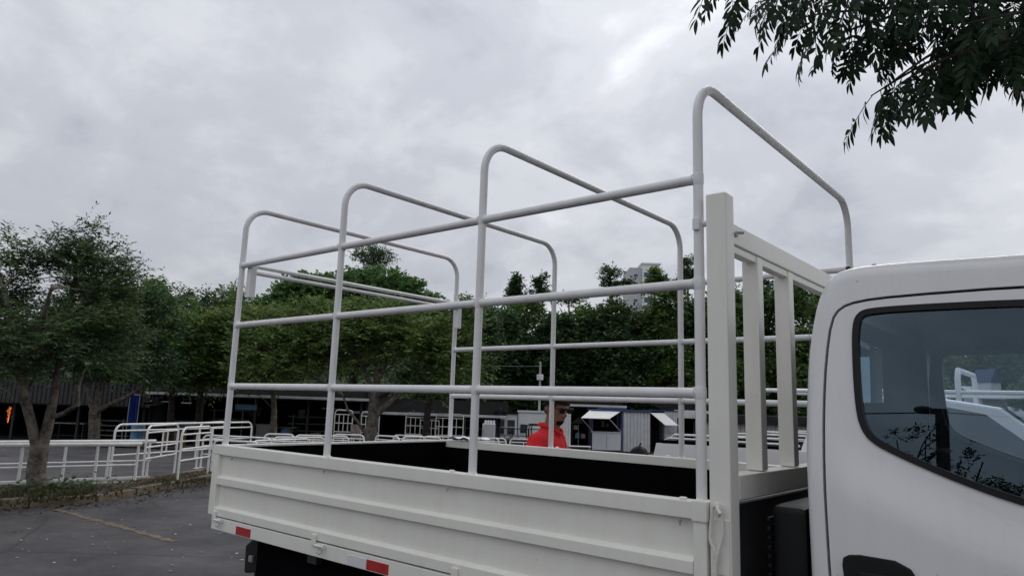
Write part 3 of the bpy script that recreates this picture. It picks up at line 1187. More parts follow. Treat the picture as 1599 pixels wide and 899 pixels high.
# ---------------------------------------------------------------- pickups beyond the truck
def pickup(loc, label, group):
    t = thing('pickup', loc, label, 'pickup', group)
    rear, fr = -1.62, 1.62
    rw = .43

    def arch(cx):
        return [(cx + rw * math.cos(a), .42 + rw * math.sin(a)) for a in
                [math.pi * (1 - i / 10) for i in range(11)]]
    low = [(-2.58, .55), (-2.66, .80), (-2.665, 1.0), (-2.64, 1.06), (-2.58, 1.285), (-.98, 1.30), (1.15, 1.20), (2.1, 1.10),
           (2.5, 1.0), (2.62, .8), (2.6, .5)]
    prof = low + [(fr + rw, .42)] + arch(fr)[::-1] + [(rear + rw, .42)] + arch(rear)[::-1]
    prof = [q for i, q in enumerate(prof) if i == 0 or math.dist(q, prof[i - 1]) > .01]
    # side skins with rounded shoulder: slabs between y stations
    st = [(-.90, .03), (-.87, 0), (.87, 0), (.90, .03)]
    V2, F2 = fill2d(prof, [], .3)
    b = MB()
    for y in (-.9, .9):
        b.add([(q[0], y, q[1]) for q in V2], F2)
    k = len(prof)
    for i in range(k):
        a, c = prof[i], prof[(i + 1) % k]
        b.add([(a[0], -.9, a[1]), (c[0], -.9, c[1]), (c[0], .9, c[1]), (a[0], .9, a[1])], [(0, 1, 2, 3)])
    weld(b).build('body', M['pickup'], t, bevel=.03, world=False)
    MB().box(-2.56, -1.02, -.80, .80, 1.285, 1.312).build('bed_liner', M['black'], t, world=False)
    for y in (-.85, .85):
        MB().box(-2.56, -1.02, y - .045, y + .045, 1.30, 1.325).build('bed_cap', M['black'], t, world=False, bevel=.008)
        MB().tube([(-2.5, y, 1.318), (-2.45, y, 1.345), (-1.1, y, 1.35), (-1.03, y, 1.325)], .011, 8).build(
            'bed_rail', M['tube'], t, world=False)
        MB().tube([(-2.5, y * .9, 1.31), (-2.42, y * .9, 1.385), (-1.1, y * .9, 1.40), (-1.03, y * .9, 1.33)], .013, 8).build(
            'bed_rail', M['tube'], t, world=False)
        MB().box(-2.675, -2.59, y - .052, y + .052, .90, 1.15).build('tail_lamp', M['lamp'], t, world=False, bevel=.015)
        MB().box(2.38, 2.56, y - .09, y + .03, .82, .96).build('headlight', M['silver'], t, world=False, bevel=.02)
    # cabin: tapered greenhouse
    cp = [(-1.0, 1.28), (-.86, 1.76), (-.74, 1.835), (-.2, 1.855), (.25, 1.845), (.70, 1.77), (1.35, 1.21)]

    def yw(z):
        return .885 - .16 * max(0, z - 1.28) / .57
    c = MB()
    k = len(cp)
    for s in (-1, 1):
        c.add([(q[0], s * yw(q[1]), q[1]) for q in cp], [tuple(range(k))])
    for i in range(k):
        a, d = cp[i], cp[(i + 1) % k]
        c.add([(a[0], -yw(a[1]), a[1]), (d[0], -yw(d[1]), d[1]), (d[0], yw(d[1]), d[1]), (a[0], yw(a[1]), a[1])],
              [(0, 1, 2, 3)])
    weld(c).build('cabin', M['pickup'], t, bevel=.04, world=False)
    for s in (-1, 1):
        for poly in ([(-.78, 1.33), (-.73, 1.70), (-.62, 1.77), (-.17, 1.785), (-.17, 1.33)],
                     [(-.07, 1.33), (-.07, 1.785), (.24, 1.775), (.58, 1.71), (1.10, 1.30)]):
            p_ = MB()
            n2 = len(poly)
            vs = [(q[0], s * (yw(q[1]) + .004), q[1]) for q in poly] + [(q[0], s * (yw(q[1]) - .02), q[1]) for q in poly]
            p_.add(vs, [tuple(range(n2)), tuple(range(2 * n2 - 1, n2 - 1, -1))] +
                   [(i, (i + 1) % n2, n2 + (i + 1) % n2, n2 + i) for i in range(n2)])
            p_.build('side_window', M['carglass'], t, world=False)
        MB().box(-.125, -.113, s * .902 - .003, s * .902 + .003, .62, 1.27).build('door_gap', M['black'], t, world=False)
        for x in (-.75, .1):
            MB().box(x, x + .17, s * .91 - .012, s * .91 + .012, 1.10, 1.135).build('door_handle', M['pickup'], t, world=False, bevel=.008)
        MB().box(.92, 1.02, s * 1.0 - .09, s * 1.0 + .09, 1.26, 1.42).build('mirror', M['plastic'], t, world=False, bevel=.03)
        w = None
    for x in (rear, fr):
        for y in (-.80, .80):
            w = MB().ring([(.20, -.10), (.33, -.11), (.375, -.09), (.385, 0), (.375, .09), (.33, .11), (.20, .10)],
                          (x, y, .385), 24).build('wheel', M['tyre'], t, world=False)
            MB().ring([(.02, -.06), (.1, -.08), (.2, -.10), (.205, .10), (.1, .08), (.02, .06)], (x, y, .385), 20).build(
                'rim', M['steel'], w, world=False)
    MB().prism([(.70, 1.78), (1.34, 1.225), (1.352, 1.235), (.712, 1.79)], 'y', -.72, .72).build('windshield', M['carglass'], t,
                                                                                          world=False)
    MB().box(-2.74, -2.62, -.85, .85, .52, .66).build('bumper', M['plastic'], t, world=False, bevel=.03)
    return t


M['lamp'] = mat('red_lamp', (0.55, 0.02, 0.025), 0.2, vary=0.1, vscale=30)
M['carglass'] = mat('dark_car_glass', (0.03, 0.045, 0.055), 0.05, spec=0.8)
GP = 'white pickups parked beyond the truck'
pickup((-.33, 5.95, 0), 'white double cab pickup with bed rails, right behind the truck cab', GP)
p2 = pickup((-.55, 9.1, 0), 'white pickup with hoop rack on its bed, behind the nearer pickup', GP)
rk = MB()
for x in (.17, .95):
    rk.tube([(x, -.75, 1.3), (x, -.75, 2.18), (x, -.66, 2.29), (x, .66, 2.29), (x, .75, 2.18), (x, .75, 1.3)], .035, 10)
rk.tube([(-2.4, -.75, 2.0), (1.6, -.75, 2.0)], .03, 8).tube([(-2.4, .75, 2.0), (1.6, .75, 2.0)], .03, 8)
rk.build('hoop_rack', M['tube'], p2, world=False)
MB().box(-.40, -.08, -.68, .2, 1.85, 2.08).build('tool_box', M['pickup'], p2, world=False, bevel=.1)

# ---------------------------------------------------------------- the man in red
def loft(mb, rings, n=24):
    """rings: (cx, cy, cz, rx, ry[, rxback])"""
    vs = []
    for q in rings:
        cx, cy, cz, rx, ry = q[:5]
        rb = q[5] if len(q) > 5 else rx
        for k in range(n):
            a = 2 * math.pi * k / n
            vs.append((cx + math.cos(a) * (rx if math.cos(a) > 0 else rb), cy + math.sin(a) * ry, cz))
    fs = [(i * n + k, i * n + (k + 1) % n, (i + 1) * n + (k + 1) % n, (i + 1) * n + k)
          for i in range(len(rings) - 1) for k in range(n)]
    fs += [tuple(range(n - 1, -1, -1)), tuple((len(rings) - 1) * n + k for k in range(n))]
    mb.add(vs, fs)
    return mb


def ball(mb, c, r, n=10):
    rr = r if isinstance(r, tuple) else (r, r, r)
    rings = []
    for i in range(1, n):
        t = math.pi * i / n - math.pi / 2
        rings.append((c[0], c[1], c[2] + rr[2] * math.sin(t), rr[0] * math.cos(t), rr[1] * math.cos(t)))
    return loft(mb, rings, 14)


def limb(mb, pts, rs):
    mb.tube(pts, rs, 14)
    for q, r_ in zip(pts, rs):
        ball(mb, q, r_)
    return mb


def remesh(mb, vox, smooth_it, name):
    me = mb.mesh(name)
    o = bpy.data.objects.new(name, me)
    COL.objects.link(o)
    md = o.modifiers.new('r', 'REMESH')
    md.mode = 'VOXEL'
    md.voxel_size = vox
    if smooth_it:
        s_ = o.modifiers.new('s', 'SMOOTH')
        s_.iterations = smooth_it
        s_.factor = .5
    dg = bpy.context.evaluated_depsgraph_get()
    dg.update()
    me2 = bpy.data.meshes.new_from_object(o.evaluated_get(dg))
    bpy.data.objects.remove(o)
    return me2


man = thing('person', (-2.53, 2.51, 0), 'man in a red long sleeved shirt and dark sunglasses behind the truck bed', 'person')
man.rotation_euler = (0, 0, R(14))
man.scale = (1.18, 1.2, 1.02)
HC = Vector((.045, 0, 1.605))
TL = Matrix.Translation(HC) @ Matrix.Rotation(R(-26), 4, 'Z') @ Matrix.Rotation(R(17), 4, 'Y')
HR = [(.035, 0, -.118, .030, .030, .03), (.03, 0, -.105, .052, .045, .04), (.015, 0, -.075, .078, .058, .06),
      (.005, 0, -.045, .088, .065, .075), (0, 0, -.01, .090, .071, .09), (0, 0, .025, .088, .075, .1),
      (0, 0, .06, .092, .077, .103), (-.003, 0, .09, .080, .068, .093), (-.006, 0, .112, .055, .048, .066),
      (-.006, 0, .122, .022, .02, .03)]


def tl(mb, T):
    mb.v = [tuple(T @ Vector(q)) for q in mb.v]
    return mb


hd = loft(MB(), HR)
limb(hd, [(.088, 0, .022), (.104, 0, -.008), (.108, 0, -.022)], [.009, .012, .016])
ball(hd, (.098, .012, -.024), .010)
ball(hd, (.098, -.012, -.024), .010)
limb(hd, [(.078, -.038, .036), (.09, 0, .038), (.078, .038, .036)], [.010, .012, .010])
limb(hd, [(.085, -.018, -.052), (.094, 0, -.05), (.085, .018, -.052)], [.006, .008, .006])
limb(hd, [(.083, -.016, -.064), (.091, 0, -.064), (.083, .016, -.064)], [.006, .008, .006])
for s in (-1, 1):
    ball(hd, (-.01, s * .077, -.002), (.022, .010, .032))
tl(hd, TL)
limb(hd, [(.0, 0, 1.40), (.02, 0, 1.47), (.035, 0, 1.55)], [.064, .058, .058])
loft(hd, [(-.02, 0, .90, .10, .165), (-.01, 0, 1.0, .105, .15), (.0, 0, 1.15, .115, .16), (.0, 0, 1.28, .115, .175),
          (-.005, 0, 1.37, .08, .15), (0, 0, 1.43, .06, .08)])
ELB = {}
for s in (-1, 1):
    sh, el, wr = (-.01, s * .185, 1.355), (-.02, s * .245, 1.09), (.20, s * .17, 1.02)
    limb(hd, [sh, el], [.040, .036])
    limb(hd, [el, wr], [.042, .028])
    # hand: palm, four fingers, thumb
    w_ = Vector(wr)
    d = (w_ - Vector(el)).normalized()
    sd = Vector((0, -s, 0))
    palm = w_ + d * .055
    limb(hd, [w_, w_ + d * .03, palm, w_ + d * .09], [.026, .028, .030, .026])
    for j in range(4):
        o_ = sd * (-.030 + .02 * j) * -s * s
        ln = (.062, .074, .07, .054)[j]
        a = w_ + d * .092 + o_ * 1.0
        b = a + d * ln * .5 + Vector((0, 0, -.010))
        c = b + d * ln * .32 + Vector((0, 0, -.026))
        limb(hd, [a, b, c], [.0098, .009, .008])
    a = w_ + d * .035 + sd * .024
    limb(hd, [a, a + d * .03 + sd * .026 + Vector((0, 0, -.008)), a + d * .058 + sd * .034 + Vector((0, 0, -.02))],
         [.013, .011, .009])
for s in (-1, 1):
    limb(hd, [(-.02, s * .09, .90), (.0, s * .10, .49), (-.03, s * .10, .09)], [.088, .056, .04])
    limb(hd, [(-.04, s * .10, .05), (.13, s * .115, .035)], [.045, .034])
link('body', remesh(hd, .0075, 3, 'body'), M['skin'], man)
# hair cap, shirt, trousers, shoes, sunglasses, beard
hm = MB()
HR2 = [(q[0], 0, q[2] + .004 * (q[2] > .08), q[3] + .006, q[4] + .007, (q[5] if len(q) > 5 else q[3]) + .008) for q in HR[3:]]
loft(hm, HR2, 28)
n_ = 28
keep = []
for f in hm.f:
    c = [sum(hm.v[i][k] for i in f) / len(f) for k in range(3)]
    if c[2] > .075 or (c[2] > .03 and c[0] < .055) or (c[0] < -.02 and c[2] > -.055):
        keep.append(f)
hm.f = keep
tl(hm, TL).build('hair', M['hair'], man, world=False)
bd = loft(MB(), [(q[0], 0, q[2], q[3] + .004, q[4] + .003, (q[5] if len(q) > 5 else q[3])) for q in HR[0:3]], 28)
bd.f = [f for f in bd.f if sum(bd.v[i][0] for i in f) / len(f) > .05 and abs(sum(bd.v[i][1] for i in f) / len(f)) < .034]
tl(bd, TL).build('beard', M['hair'], man, world=False)
sg_ = MB()
for s in (-1, 1):
    sg_.add(*(lambda m_: (m_.v, m_.f))(MB().prism(
        smooth_loop([(s * .006, .036), (s * .06, .038), (s * .064, .012), (s * .045, -.006), (s * .015, -.004)], 1), 'x', .104, .110)))
    sg_.tube([(.105, s * .062, .03), (.09, s * .078, .03), (.0, s * .084, .028), (-.025, s * .084, .012)], .0045, 6)
sg_.box(.104, .109, -.008, .008, .024, .034)
tl(sg_, TL).build('sunglasses', M['plastic'], man, world=False)
sm = MB()
loft(sm, [(-.02, 0, .86, .125, .185), (-.015, 0, 1.0, .125, .175), (.0, 0, 1.15, .135, .18), (.0, 0, 1.27, .13, .195),
          (-.01, 0, 1.35, .108, .20), (-.005, 0, 1.40, .085, .15), (0.0, 0, 1.44, .072, .085), (.012, 0, 1.475, .07, .07)])
for s in (-1, 1):
    limb(sm, [(-.012, s * .170, 1.350), (-.03, s * .228, 1.22), (-.02, s * .25, 1.09)], [.068, .068, .064])
    limb(sm, [(-.02, s * .25, 1.09), (.08, s * .215, 1.055), (.16, s * .185, 1.03)], [.058, .050, .043])
rs = random.Random(2)
for i in range(16):      # cloth folds
    a = rs.uniform(0, 6.28)
    z = rs.uniform(.95, 1.3)
    x, y = .125 * math.cos(a), .18 * math.sin(a)
    limb(sm, [(x, y, z), (x * .98 + rs.uniform(-.03, .03), y * .98, z - rs.uniform(.06, .16))], [.012, .008])
for s in (-1, 1):
    for j in range(4):
        z = 1.12 + .05 * j
        limb(sm, [(-.08, s * .235, z), (-.02, s * .30, z + .02), (.03, s * .245, z + .03)], [.009, .011, .008])
from mathutils import noise
sme = remesh(sm, .008, 2, 'shirt')
for v in sme.vertices:      # soft creases in the cloth
    p_ = v.co
    d = noise.noise(Vector((p_.x * 9, p_.y * 9, p_.z * 4.5))) * .010 + abs(noise.noise(Vector((p_.x * 16 + p_.z * 9, p_.y * 16 - p_.z * 7, p_.z * 5)))) * .014 - .006
    v.co = p_ + v.normal * d
link('shirt', sme, M['shirt'], man)
co = MB()
for s in (-1, 1):
    co.tube([(-.075, 0, 1.478), (-.05, s * .062, 1.474), (.02, s * .076, 1.458), (.075, s * .045, 1.428), (.095, s * .012, 1.40)],
            [.016, .016, .016, .015, .008], 8)
co.tube([(.086, .0, 1.42), (.122, 0, 1.33), (.138, 0, 1.2), (.134, 0, 1.05)], [.006] * 4, 6)
co.build('collar', M['shirt'], man, world=False)
tm = MB()
for s in (-1, 1):
    limb(tm, [(-.02, s * .088, .88), (.0, s * .10, .49), (-.03, s * .10, .10)], [.105, .078, .066])
loft(tm, [(-.02, 0, .84, .12, .18), (-.02, 0, .95, .118, .178), (-.015, 0, 1.0, .115, .168)])
link('trousers', remesh(tm, .012, 2, 'trousers'), M['denim'], man)
for s in (-1, 1):
    limb(MB(), [(-.05, s * .10, .055), (.05, s * .108, .055), (.15, s * .118, .045)], [.052, .05, .042]).build(
        'shoe', M['shoe'], man, world=False)

# ---------------------------------------------------------------- white tubular panels and railings
def rack(name, p0, p1, h, label, cat, group, fr=(.86, .6, .32), posts=1, r=.021, foot=True, rr=.16, second=None, mt='cage', gt=None):
    """U shaped hoop frame on feet with rails and uprights"""
    p0, p1 = Vector(p0), Vector(p1)
    L = (p1 - p0).length
    z0 = gz(p0.x, p0.y)
    t = thing(name, (p0.x, p0.y, z0), label, cat, group)
    t.rotation_euler = (0, math.atan2(gz(p1.x, p1.y) - z0, L) * -1, math.atan2(p1.y - p0.y, p1.x - p0.x))
    rr = min(rr, L * .4)
    pts = [(0, 0, .004), (0, 0, h - rr)]
    pts += [(rr - rr * math.cos(i / 6 * math.pi / 2), 0, h - rr + rr * math.sin(i / 6 * math.pi / 2)) for i in range(1, 7)]
    pts += [(L - rr + rr * math.sin(i / 6 * math.pi / 2), 0, h - rr + rr * math.cos(i / 6 * math.pi / 2)) for i in range(7)]
    pts += [(L, 0, .004)]
    MB().tube(pts, r, 10).build('hoop', M[mt], t, world=False)
    for f in fr:
        MB().tube([(0, 0, h * f), (L, 0, h * f)], r * .8, 8).build('rail', M[mt], t, world=False)
    for i in range(posts):
        x = L * (i + 1) / (posts + 1)
        MB().tube([(x, 0, h * min(fr)), (x, 0, h * max(fr))], r * .75, 8).build('post', M[mt], t, world=False)
    if foot:
        for x in (0, L):
            MB().box(x - .06, x + .06, -.05, .05, 0, .012).build('foot', M[mt], t, world=False, bevel=.003)
    return t


def railing(p0, p1, h, posts, label, group):
    p0, p1 = Vector(p0), Vector(p1)
    L = (p1 - p0).length
    t = thing('railing', (p0.x, p0.y, .0), label, 'railing', group)
    t.rotation_euler = (0, 0, math.atan2(p1.y - p0.y, p1.x - p0.x))
    MB().tube([(-.05, 0, h), (L + .05, 0, h)], .036, 12).build('top_rail', M['cage'], t, world=False)
    MB().tube([(0, 0, h * .52), (L, 0, h * .52)], .017, 8).build('mid_rail', M['cage'], t, world=False)
    MB().box(0, L, -.022, .022, .055, .105).build('bottom_rail', M['cage'], t, world=False, bevel=.006)
    for s in posts:
        MB().tube([(s * L, 0, 0), (s * L, 0, h)], .024, 10).build('post', M['cage'], t, world=False)
    return t


GR = 'low white railings along the planting strip'
railing((-12.996, 0.23), (-12.427, 3.4), .75, (0, .2, .46, .80, 1.0), 'low white railing with a thick top tube, nearer one behind the trunk', GR)
railing((-13.648, 0.657), (-13.166, 3.974), .75, (0, .25, .57, .78, .985), 'low white railing standing just behind the nearer railing', GR)
GC = 'white tubular rack panels standing on the yard'
PAN = [
    ((-14.071, 3.619), (-15.586, 7.452), 1.03, 2, 'long white rack panel reaching furthest left, left end above the railing'),
    ((-12.928, 3.744), (-13.917, 4.802), 1.05, 1, 'short white hoop panel just behind the right end of the railing'),
    ((-12.309, 4.114), (-13.023, 5.058), 1.04, 1, 'white hoop panel beside the rear corner of the truck bed'),
    ((-15.104, 5.866), (-16.217, 7.063), 1.02, 1, 'white hoop panel half hidden behind the rear corner post of the truck'),
    ((-12.274, 4.074), (-9.934, 2.751), .0, 0, ''),
]
for a, b, h, k, lb in PAN:
    if h:
        rack('rack_panel', a, b, h, lb, 'rack panel', GC, fr=(.88, .62, .42), posts=k)
LOW = [  # px of left and right corner, top height: panels seen just above the bed of the truck
    ((-15.23, 6.033), (-13.645, 6.827), 'low white rack panel rising left of all others above the bed edge'),
    ((-13.314, 5.281), (-12.456, 5.799), 'low white rack panel closest to the rear corner of the bed'),
    ((-15.497, 7.769), (-15.059, 8.36), 'short white rack panel above the bed just left of second hoop'),
    ((-12.886, 5.921), (-13.186, 7.537), 'white rack panel lowest in the row left of the second hoop'),
    ((-14.112, 7.165), (-13.562, 8.23), 'white rack panel whose right end passes behind the second hoop'),
    ((-14.775, 8.192), (-13.924, 9.212), 'white rack panel crossing behind the second hoop leg'),
    ((-15.455, 9.861), (-14.671, 10.302), 'white rack panel left of the spotted tree trunk'),
    ((-14.602, 10.648), (-13.595, 10.628), 'white rack panel right against the spotted tree trunk'),
    ((-15.805, 12.338), (-14.935, 12.803), 'white rack panel right of the spotted trunk, taller of the pair'),
    ((-13.854, 10.948), (-13.301, 11.899), 'white rack panel in front of the grid racks, partly behind the paper sheet'),
    ((-14.927, 12.848), (-13.741, 13.101), 'white rack panel behind the far rear corner of the bed'),
    ((-15.902, 14.55), (-13.696, 15.189), 'long white rack panel ending in front of the black truck rack'),
    ((-14.352, 13.849), (-13.135, 14.196), 'white rack panel nearest right of the third hoop leg'),
    ((-13.996, 15.738), (-12.682, 16.242), 'white rack panel passing behind the man in red'),
]
for a, b, lb in LOW:
    rack('rack_panel', a, b, .74, lb, 'rack panel', GC, fr=(.86, .68, .42), posts=2, rr=.12)
GG_ = 'tall white grid racks by the far shed'
for a, b, lb in (((-21.205, 17.644), (-20.603, 18.151), 'tall white grid rack left of the pair in front of the dark shed'),
                 ((-20.258, 18.433), (-19.394, 19.158), 'tall white grid rack right of the pair behind the rear hoop leg'),
                 ((-23.037, 15.454), (-22.482, 15.915), 'white grid rack beside the pink banner'),
                 ((-23.023, 16.795), (-22.45, 17.273), 'white grid rack half behind the spotted trunk')):
    rack('grid_rack', a, b, 1.72, lb, 'grid rack', GG_, fr=(.9, .7, .5), posts=3, r=.022, rr=.14)
rack('grid_rack', (-21.043, 18.311), (-20.453, 18.808), 1.45, 'white grid rack between the tall pair, set a little back', 'grid rack', GG_, fr=(1, .78, .5), posts=4,
     r=.02, rr=.03)


# ---------------------------------------------------------------- sheds and stalls
YR = R(39.8)


def yard(name, p, label, cat, group=None, rot=YR):
    t = thing(name, (p[0], p[1], gz(*p)), label, cat, group)
    t.rotation_euler = (0, 0, rot)
    return t


def P_(mb, name, mt, t, bevel=0.0):
    return mb.build(name, M[mt], t, world=False, bevel=bevel)


def corrug(x0, x1, z0, z1, y, pitch=.16, dep=.03):
    """corrugated sheet facing -Y"""
    m_ = MB()
    xs, x, k = [], x0, 0
    while x < x1:
        xs.append((x, y - dep * (k % 2)))
        x += pitch * (.62 if k % 2 else .20)
        xs.append((min(x, x1), y - dep * (k % 2)))
        x += pitch * .09
        k += 1
    n2 = len(xs)
    m_.add([(q[0], q[1], z) for z in (z0, z1) for q in xs] + [(q[0], q[1] + .012, z) for z in (z0, z1) for q in xs],
           [(i, i + 1, n2 + i + 1, n2 + i) for i in range(n2 - 1)] +
           [(2 * n2 + i, 3 * n2 + i, 3 * n2 + i + 1, 2 * n2 + i + 1) for i in range(n2 - 1)])
    return m_


def open_shed(p, L, eave, depth, label, gutter='white', posts=4, wall='shed'):
    t = yard('open_shed', p, label, 'shed', 'open workshop sheds along the yard')
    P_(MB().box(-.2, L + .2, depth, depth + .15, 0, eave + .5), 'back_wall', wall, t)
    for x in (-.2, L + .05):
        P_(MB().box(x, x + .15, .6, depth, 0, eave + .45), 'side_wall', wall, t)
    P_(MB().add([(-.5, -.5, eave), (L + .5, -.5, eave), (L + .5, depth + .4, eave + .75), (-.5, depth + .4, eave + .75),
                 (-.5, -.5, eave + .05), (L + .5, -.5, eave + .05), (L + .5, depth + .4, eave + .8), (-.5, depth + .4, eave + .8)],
                [(0, 1, 2, 3), (7, 6, 5, 4), (0, 4, 5, 1), (1, 5, 6, 2), (2, 6, 7, 3), (3, 7, 4, 0)]), 'roof', 'corr_dark', t)  # shade of the overhanging crowns is put into the near-black roof colour
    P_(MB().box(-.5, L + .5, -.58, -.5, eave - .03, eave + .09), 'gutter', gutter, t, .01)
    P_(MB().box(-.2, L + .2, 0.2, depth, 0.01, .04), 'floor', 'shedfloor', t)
    for i in range(posts):
        x = L * i / (posts - 1)
        P_(MB().box(x - .05, x + .05, .0, .1, 0, eave), 'post', 'dark', t)
    for i in range(6):
        y = .5 + i * (depth - 1) / 5
        P_(MB().box(0, L, y, y + .06, eave - .12, eave - .02), 'rafter', 'dark', t)
    return t


M['gut'] = mat('gutter_paint', (0.5, 0.5, 0.5), 0.6, vary=.2, vscale=2)
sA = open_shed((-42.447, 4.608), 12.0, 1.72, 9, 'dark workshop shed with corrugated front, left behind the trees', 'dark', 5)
M['fascia'] = mat('dark_fascia_sheet', (0.028, 0.028, 0.03), .7, vary=.3, vscale=1.5)  # dark grey sheet with random tone variation
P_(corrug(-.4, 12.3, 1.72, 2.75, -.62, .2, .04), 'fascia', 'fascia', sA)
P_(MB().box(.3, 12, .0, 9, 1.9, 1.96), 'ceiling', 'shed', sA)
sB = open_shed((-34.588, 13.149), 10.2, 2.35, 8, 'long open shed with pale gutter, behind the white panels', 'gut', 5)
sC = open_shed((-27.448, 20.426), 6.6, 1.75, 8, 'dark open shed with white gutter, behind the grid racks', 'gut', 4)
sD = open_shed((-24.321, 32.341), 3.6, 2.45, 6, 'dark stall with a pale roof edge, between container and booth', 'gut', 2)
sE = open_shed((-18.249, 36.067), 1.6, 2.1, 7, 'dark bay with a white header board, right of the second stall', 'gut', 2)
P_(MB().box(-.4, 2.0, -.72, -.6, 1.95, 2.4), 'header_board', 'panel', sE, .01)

# workshop contents: benches, tube racks, drums, boards
GB = 'work benches inside the sheds'


def bench(p, w, label):
    t = yard('workbench', p, label, 'workbench', GB)
    P_(MB().box(0, w, 0, .7, .80, .86), 'bench_top', 'steel', t, .01)
    for x in (.05, w - .05):
        for y in (.05, .65):
            P_(MB().box(x - .03, x + .03, y - .03, y + .03, 0, .8), 'leg', 'dark', t)
    P_(MB().box(.1, w - .1, .1, .6, .25, .28), 'shelf', 'dark', t)
    return t


def tube_rack(p, w, h, label):
    t = yard('tube_rack', p, label, 'tube rack', 'steel tube racks inside the sheds')
    for x in (0, w):
        P_(MB().box(x - .03, x + .03, 0, .06, 0, h), 'upright', 'steel', t)
    for i in range(4):
        z = .3 + i * (h - .4) / 3
        P_(MB().tube([(-.3, .1, z), (w + .3, .1, z)], .03, 8), 'stored_tube', 'steel', t)
        P_(MB().tube([(-.2, .17, z + .02), (w + .2, .17, z + .02)], .025, 8), 'stored_tube', 'dark', t)
    return t


bench((-37.623, 9.957), 1.6, 'steel workbench in the dark workshop beside the left trunk')
bench((-37.748, 11.182), 1.2, 'steel workbench behind the second trunk')
bench((-35.838, 14.768), 1.5, 'steel workbench right of the blue tarp')
bench((-32.805, 18.625), 1.4, 'steel workbench in the long open shed behind rear hoop')
tube_rack((-36.43, 11.615), 1.2, 1.1, 'rack of steel tubes right of the second trunk')
tube_rack((-35.117, 16.699), 1.5, 1.7, 'rack of steel tubes in the long open shed')
tube_rack((-32.351, 19.667), 1.8, 1.5, 'rack of steel tubes left of the second hoop')
tube_rack((-24.968, 25.151), 1.1, 1.6, 'rack of steel tubes left of the white locker')
t = yard('blue_tarp', (-32.986, 11.557), 'blue tarp hanging in folds at the workshop corner', 'tarp')
fm = MB()
for i in range(25):
    for z in (0.75, 1.4, 2.2):
        x = i / 24 * .38
        fm.v.append((x, .06 * math.sin(i * .9) + .02 * math.sin(z * 3 + i), z))
fm.f = [(i * 3 + j, i * 3 + j + 1, i * 3 + j + 4, i * 3 + j + 3) for i in range(24) for j in range(2)]
P_(fm, 'sheet', 'bluetarp', t)
P_(MB().tube([(-.05, 0.0, 2.22), (.43, 0, 2.22)], .02, 8), 'rod', 'steel', t)
P_(MB().tube([(-.03, 0, 0), (-.03, 0, 2.22)], .02, 8).tube([(.41, 0, 0), (.41, 0, 2.22)], .02, 8), 'stand', 'steel', t)
t = yard('drum', (-31.241, 11.304), 'faded blue drum below the hanging blue tarp', 'drum')
P_(MB().tube([(0, 0, 0), (0, 0, .02), (0, 0, .25), (0, 0, .27), (0, 0, .29), (0, 0, .6), (0, 0, .62), (0, 0, .64), (0, 0, .86), (0, 0, .88)],
             [.27, .28, .28, .295, .28, .28, .295, .28, .28, .27], 20), 'drum_body', 'bluedrum', t)
P_(MB().cyl((.1, .05, .89), (0, 0, 1), .04, .03, 10), 'bung', 'steel', t)
t = yard('crate', (-32.994, 13.159), 'ochre crate on the ground in the long open shed', 'crate')
for i in range(4):
    P_(MB().box(0, .9, 0, .03, .03 + i * .13, .14 + i * .13), 'slat', 'ochre', t, .004)
    P_(MB().box(0, .9, .5, .53, .03 + i * .13, .14 + i * .13), 'slat', 'ochre', t, .004)
P_(MB().box(0, .03, .03, .5, 0, .54).box(.87, .9, .03, .5, 0, .54).box(0.03, .87, .03, .5, .02, .05), 'crate_end', 'ochre', t)
t = yard('sign_board', (-31.329, 15.73), 'pale blue sign board hung under the shed roof behind rear hoop', 'sign')
P_(MB().box(0, 1.05, 0, .03, 1.72, 1.98), 'board', 'bluedrum', t, .005)
for x in (.1, .95):
    P_(MB().tube([(x, .015, 1.98), (x, .015, 2.34)], .008, 6), 'hanger', 'steel', t)
t = yard('banner', (-22.108, 15.562), 'faded pink banner hung on the grid rack beside the trunk', 'banner')
fm = MB()
for i in range(9):
    for j in range(7):
        fm.v.append((i * .05, .02 * math.sin(i * 1.3 + j), .65 + j * .085))
fm.f = [(i * 7 + j, i * 7 + j + 1, i * 7 + j + 8, i * 7 + j + 7) for i in range(8) for j in range(6)]
P_(fm, 'cloth', 'pink', t)
t.location.z += .0
# more of what stands and hangs in the sheds
for p_, w_, h_, lb in (((-34.812, 14.293), 1.3, 1.05, 'pale counter standing under the gutter right of the blue tarp'),
                       ((-32.904, 17.877), .9, .95, 'pale counter behind the brownish trunk')):
    t = yard('counter', p_, lb, 'counter', 'pale counters in the long open shed')
    P_(MB().box(0, w_, 0, .6, .05, h_), 'cabinet', 'corr', t, .01)
    P_(MB().box(-.04, w_ + .04, -.04, .62, h_, h_ + .04), 'counter_top', 'panel', t, .006)
    P_(MB().box(.02, w_ - .02, .02, .58, 0, .05), 'plinth', 'dark', t)
for p_, w_, z_, lb in (((-34.215, 12.927), 1.15, 1.96, 'white strip lamp hung beside the blue tarp'), ((-33.049, 13.899), .5, 1.93, 'short white strip lamp right of the blue tarp'),
                       ((-26.007, 22.291), 1.2, 1.55, 'white strip lamp above the grid racks'), ((-29.076, 19.07), 1.0, 1.88, 'white strip lamp left of the second hoop leg')):
    t = yard('strip_lamp', p_, lb, 'lamp', 'unlit strip lamps under the shed roofs')
    t.location.z += z_
    P_(MB().box(0, w_, 0, .08, 0, .05), 'housing', 'panel', t, .01)
    for x in (.1, w_ - .1):
        P_(MB().tube([(x, .04, .05), (x, .04, .42)], .008, 6), 'hanger', 'steel', t)
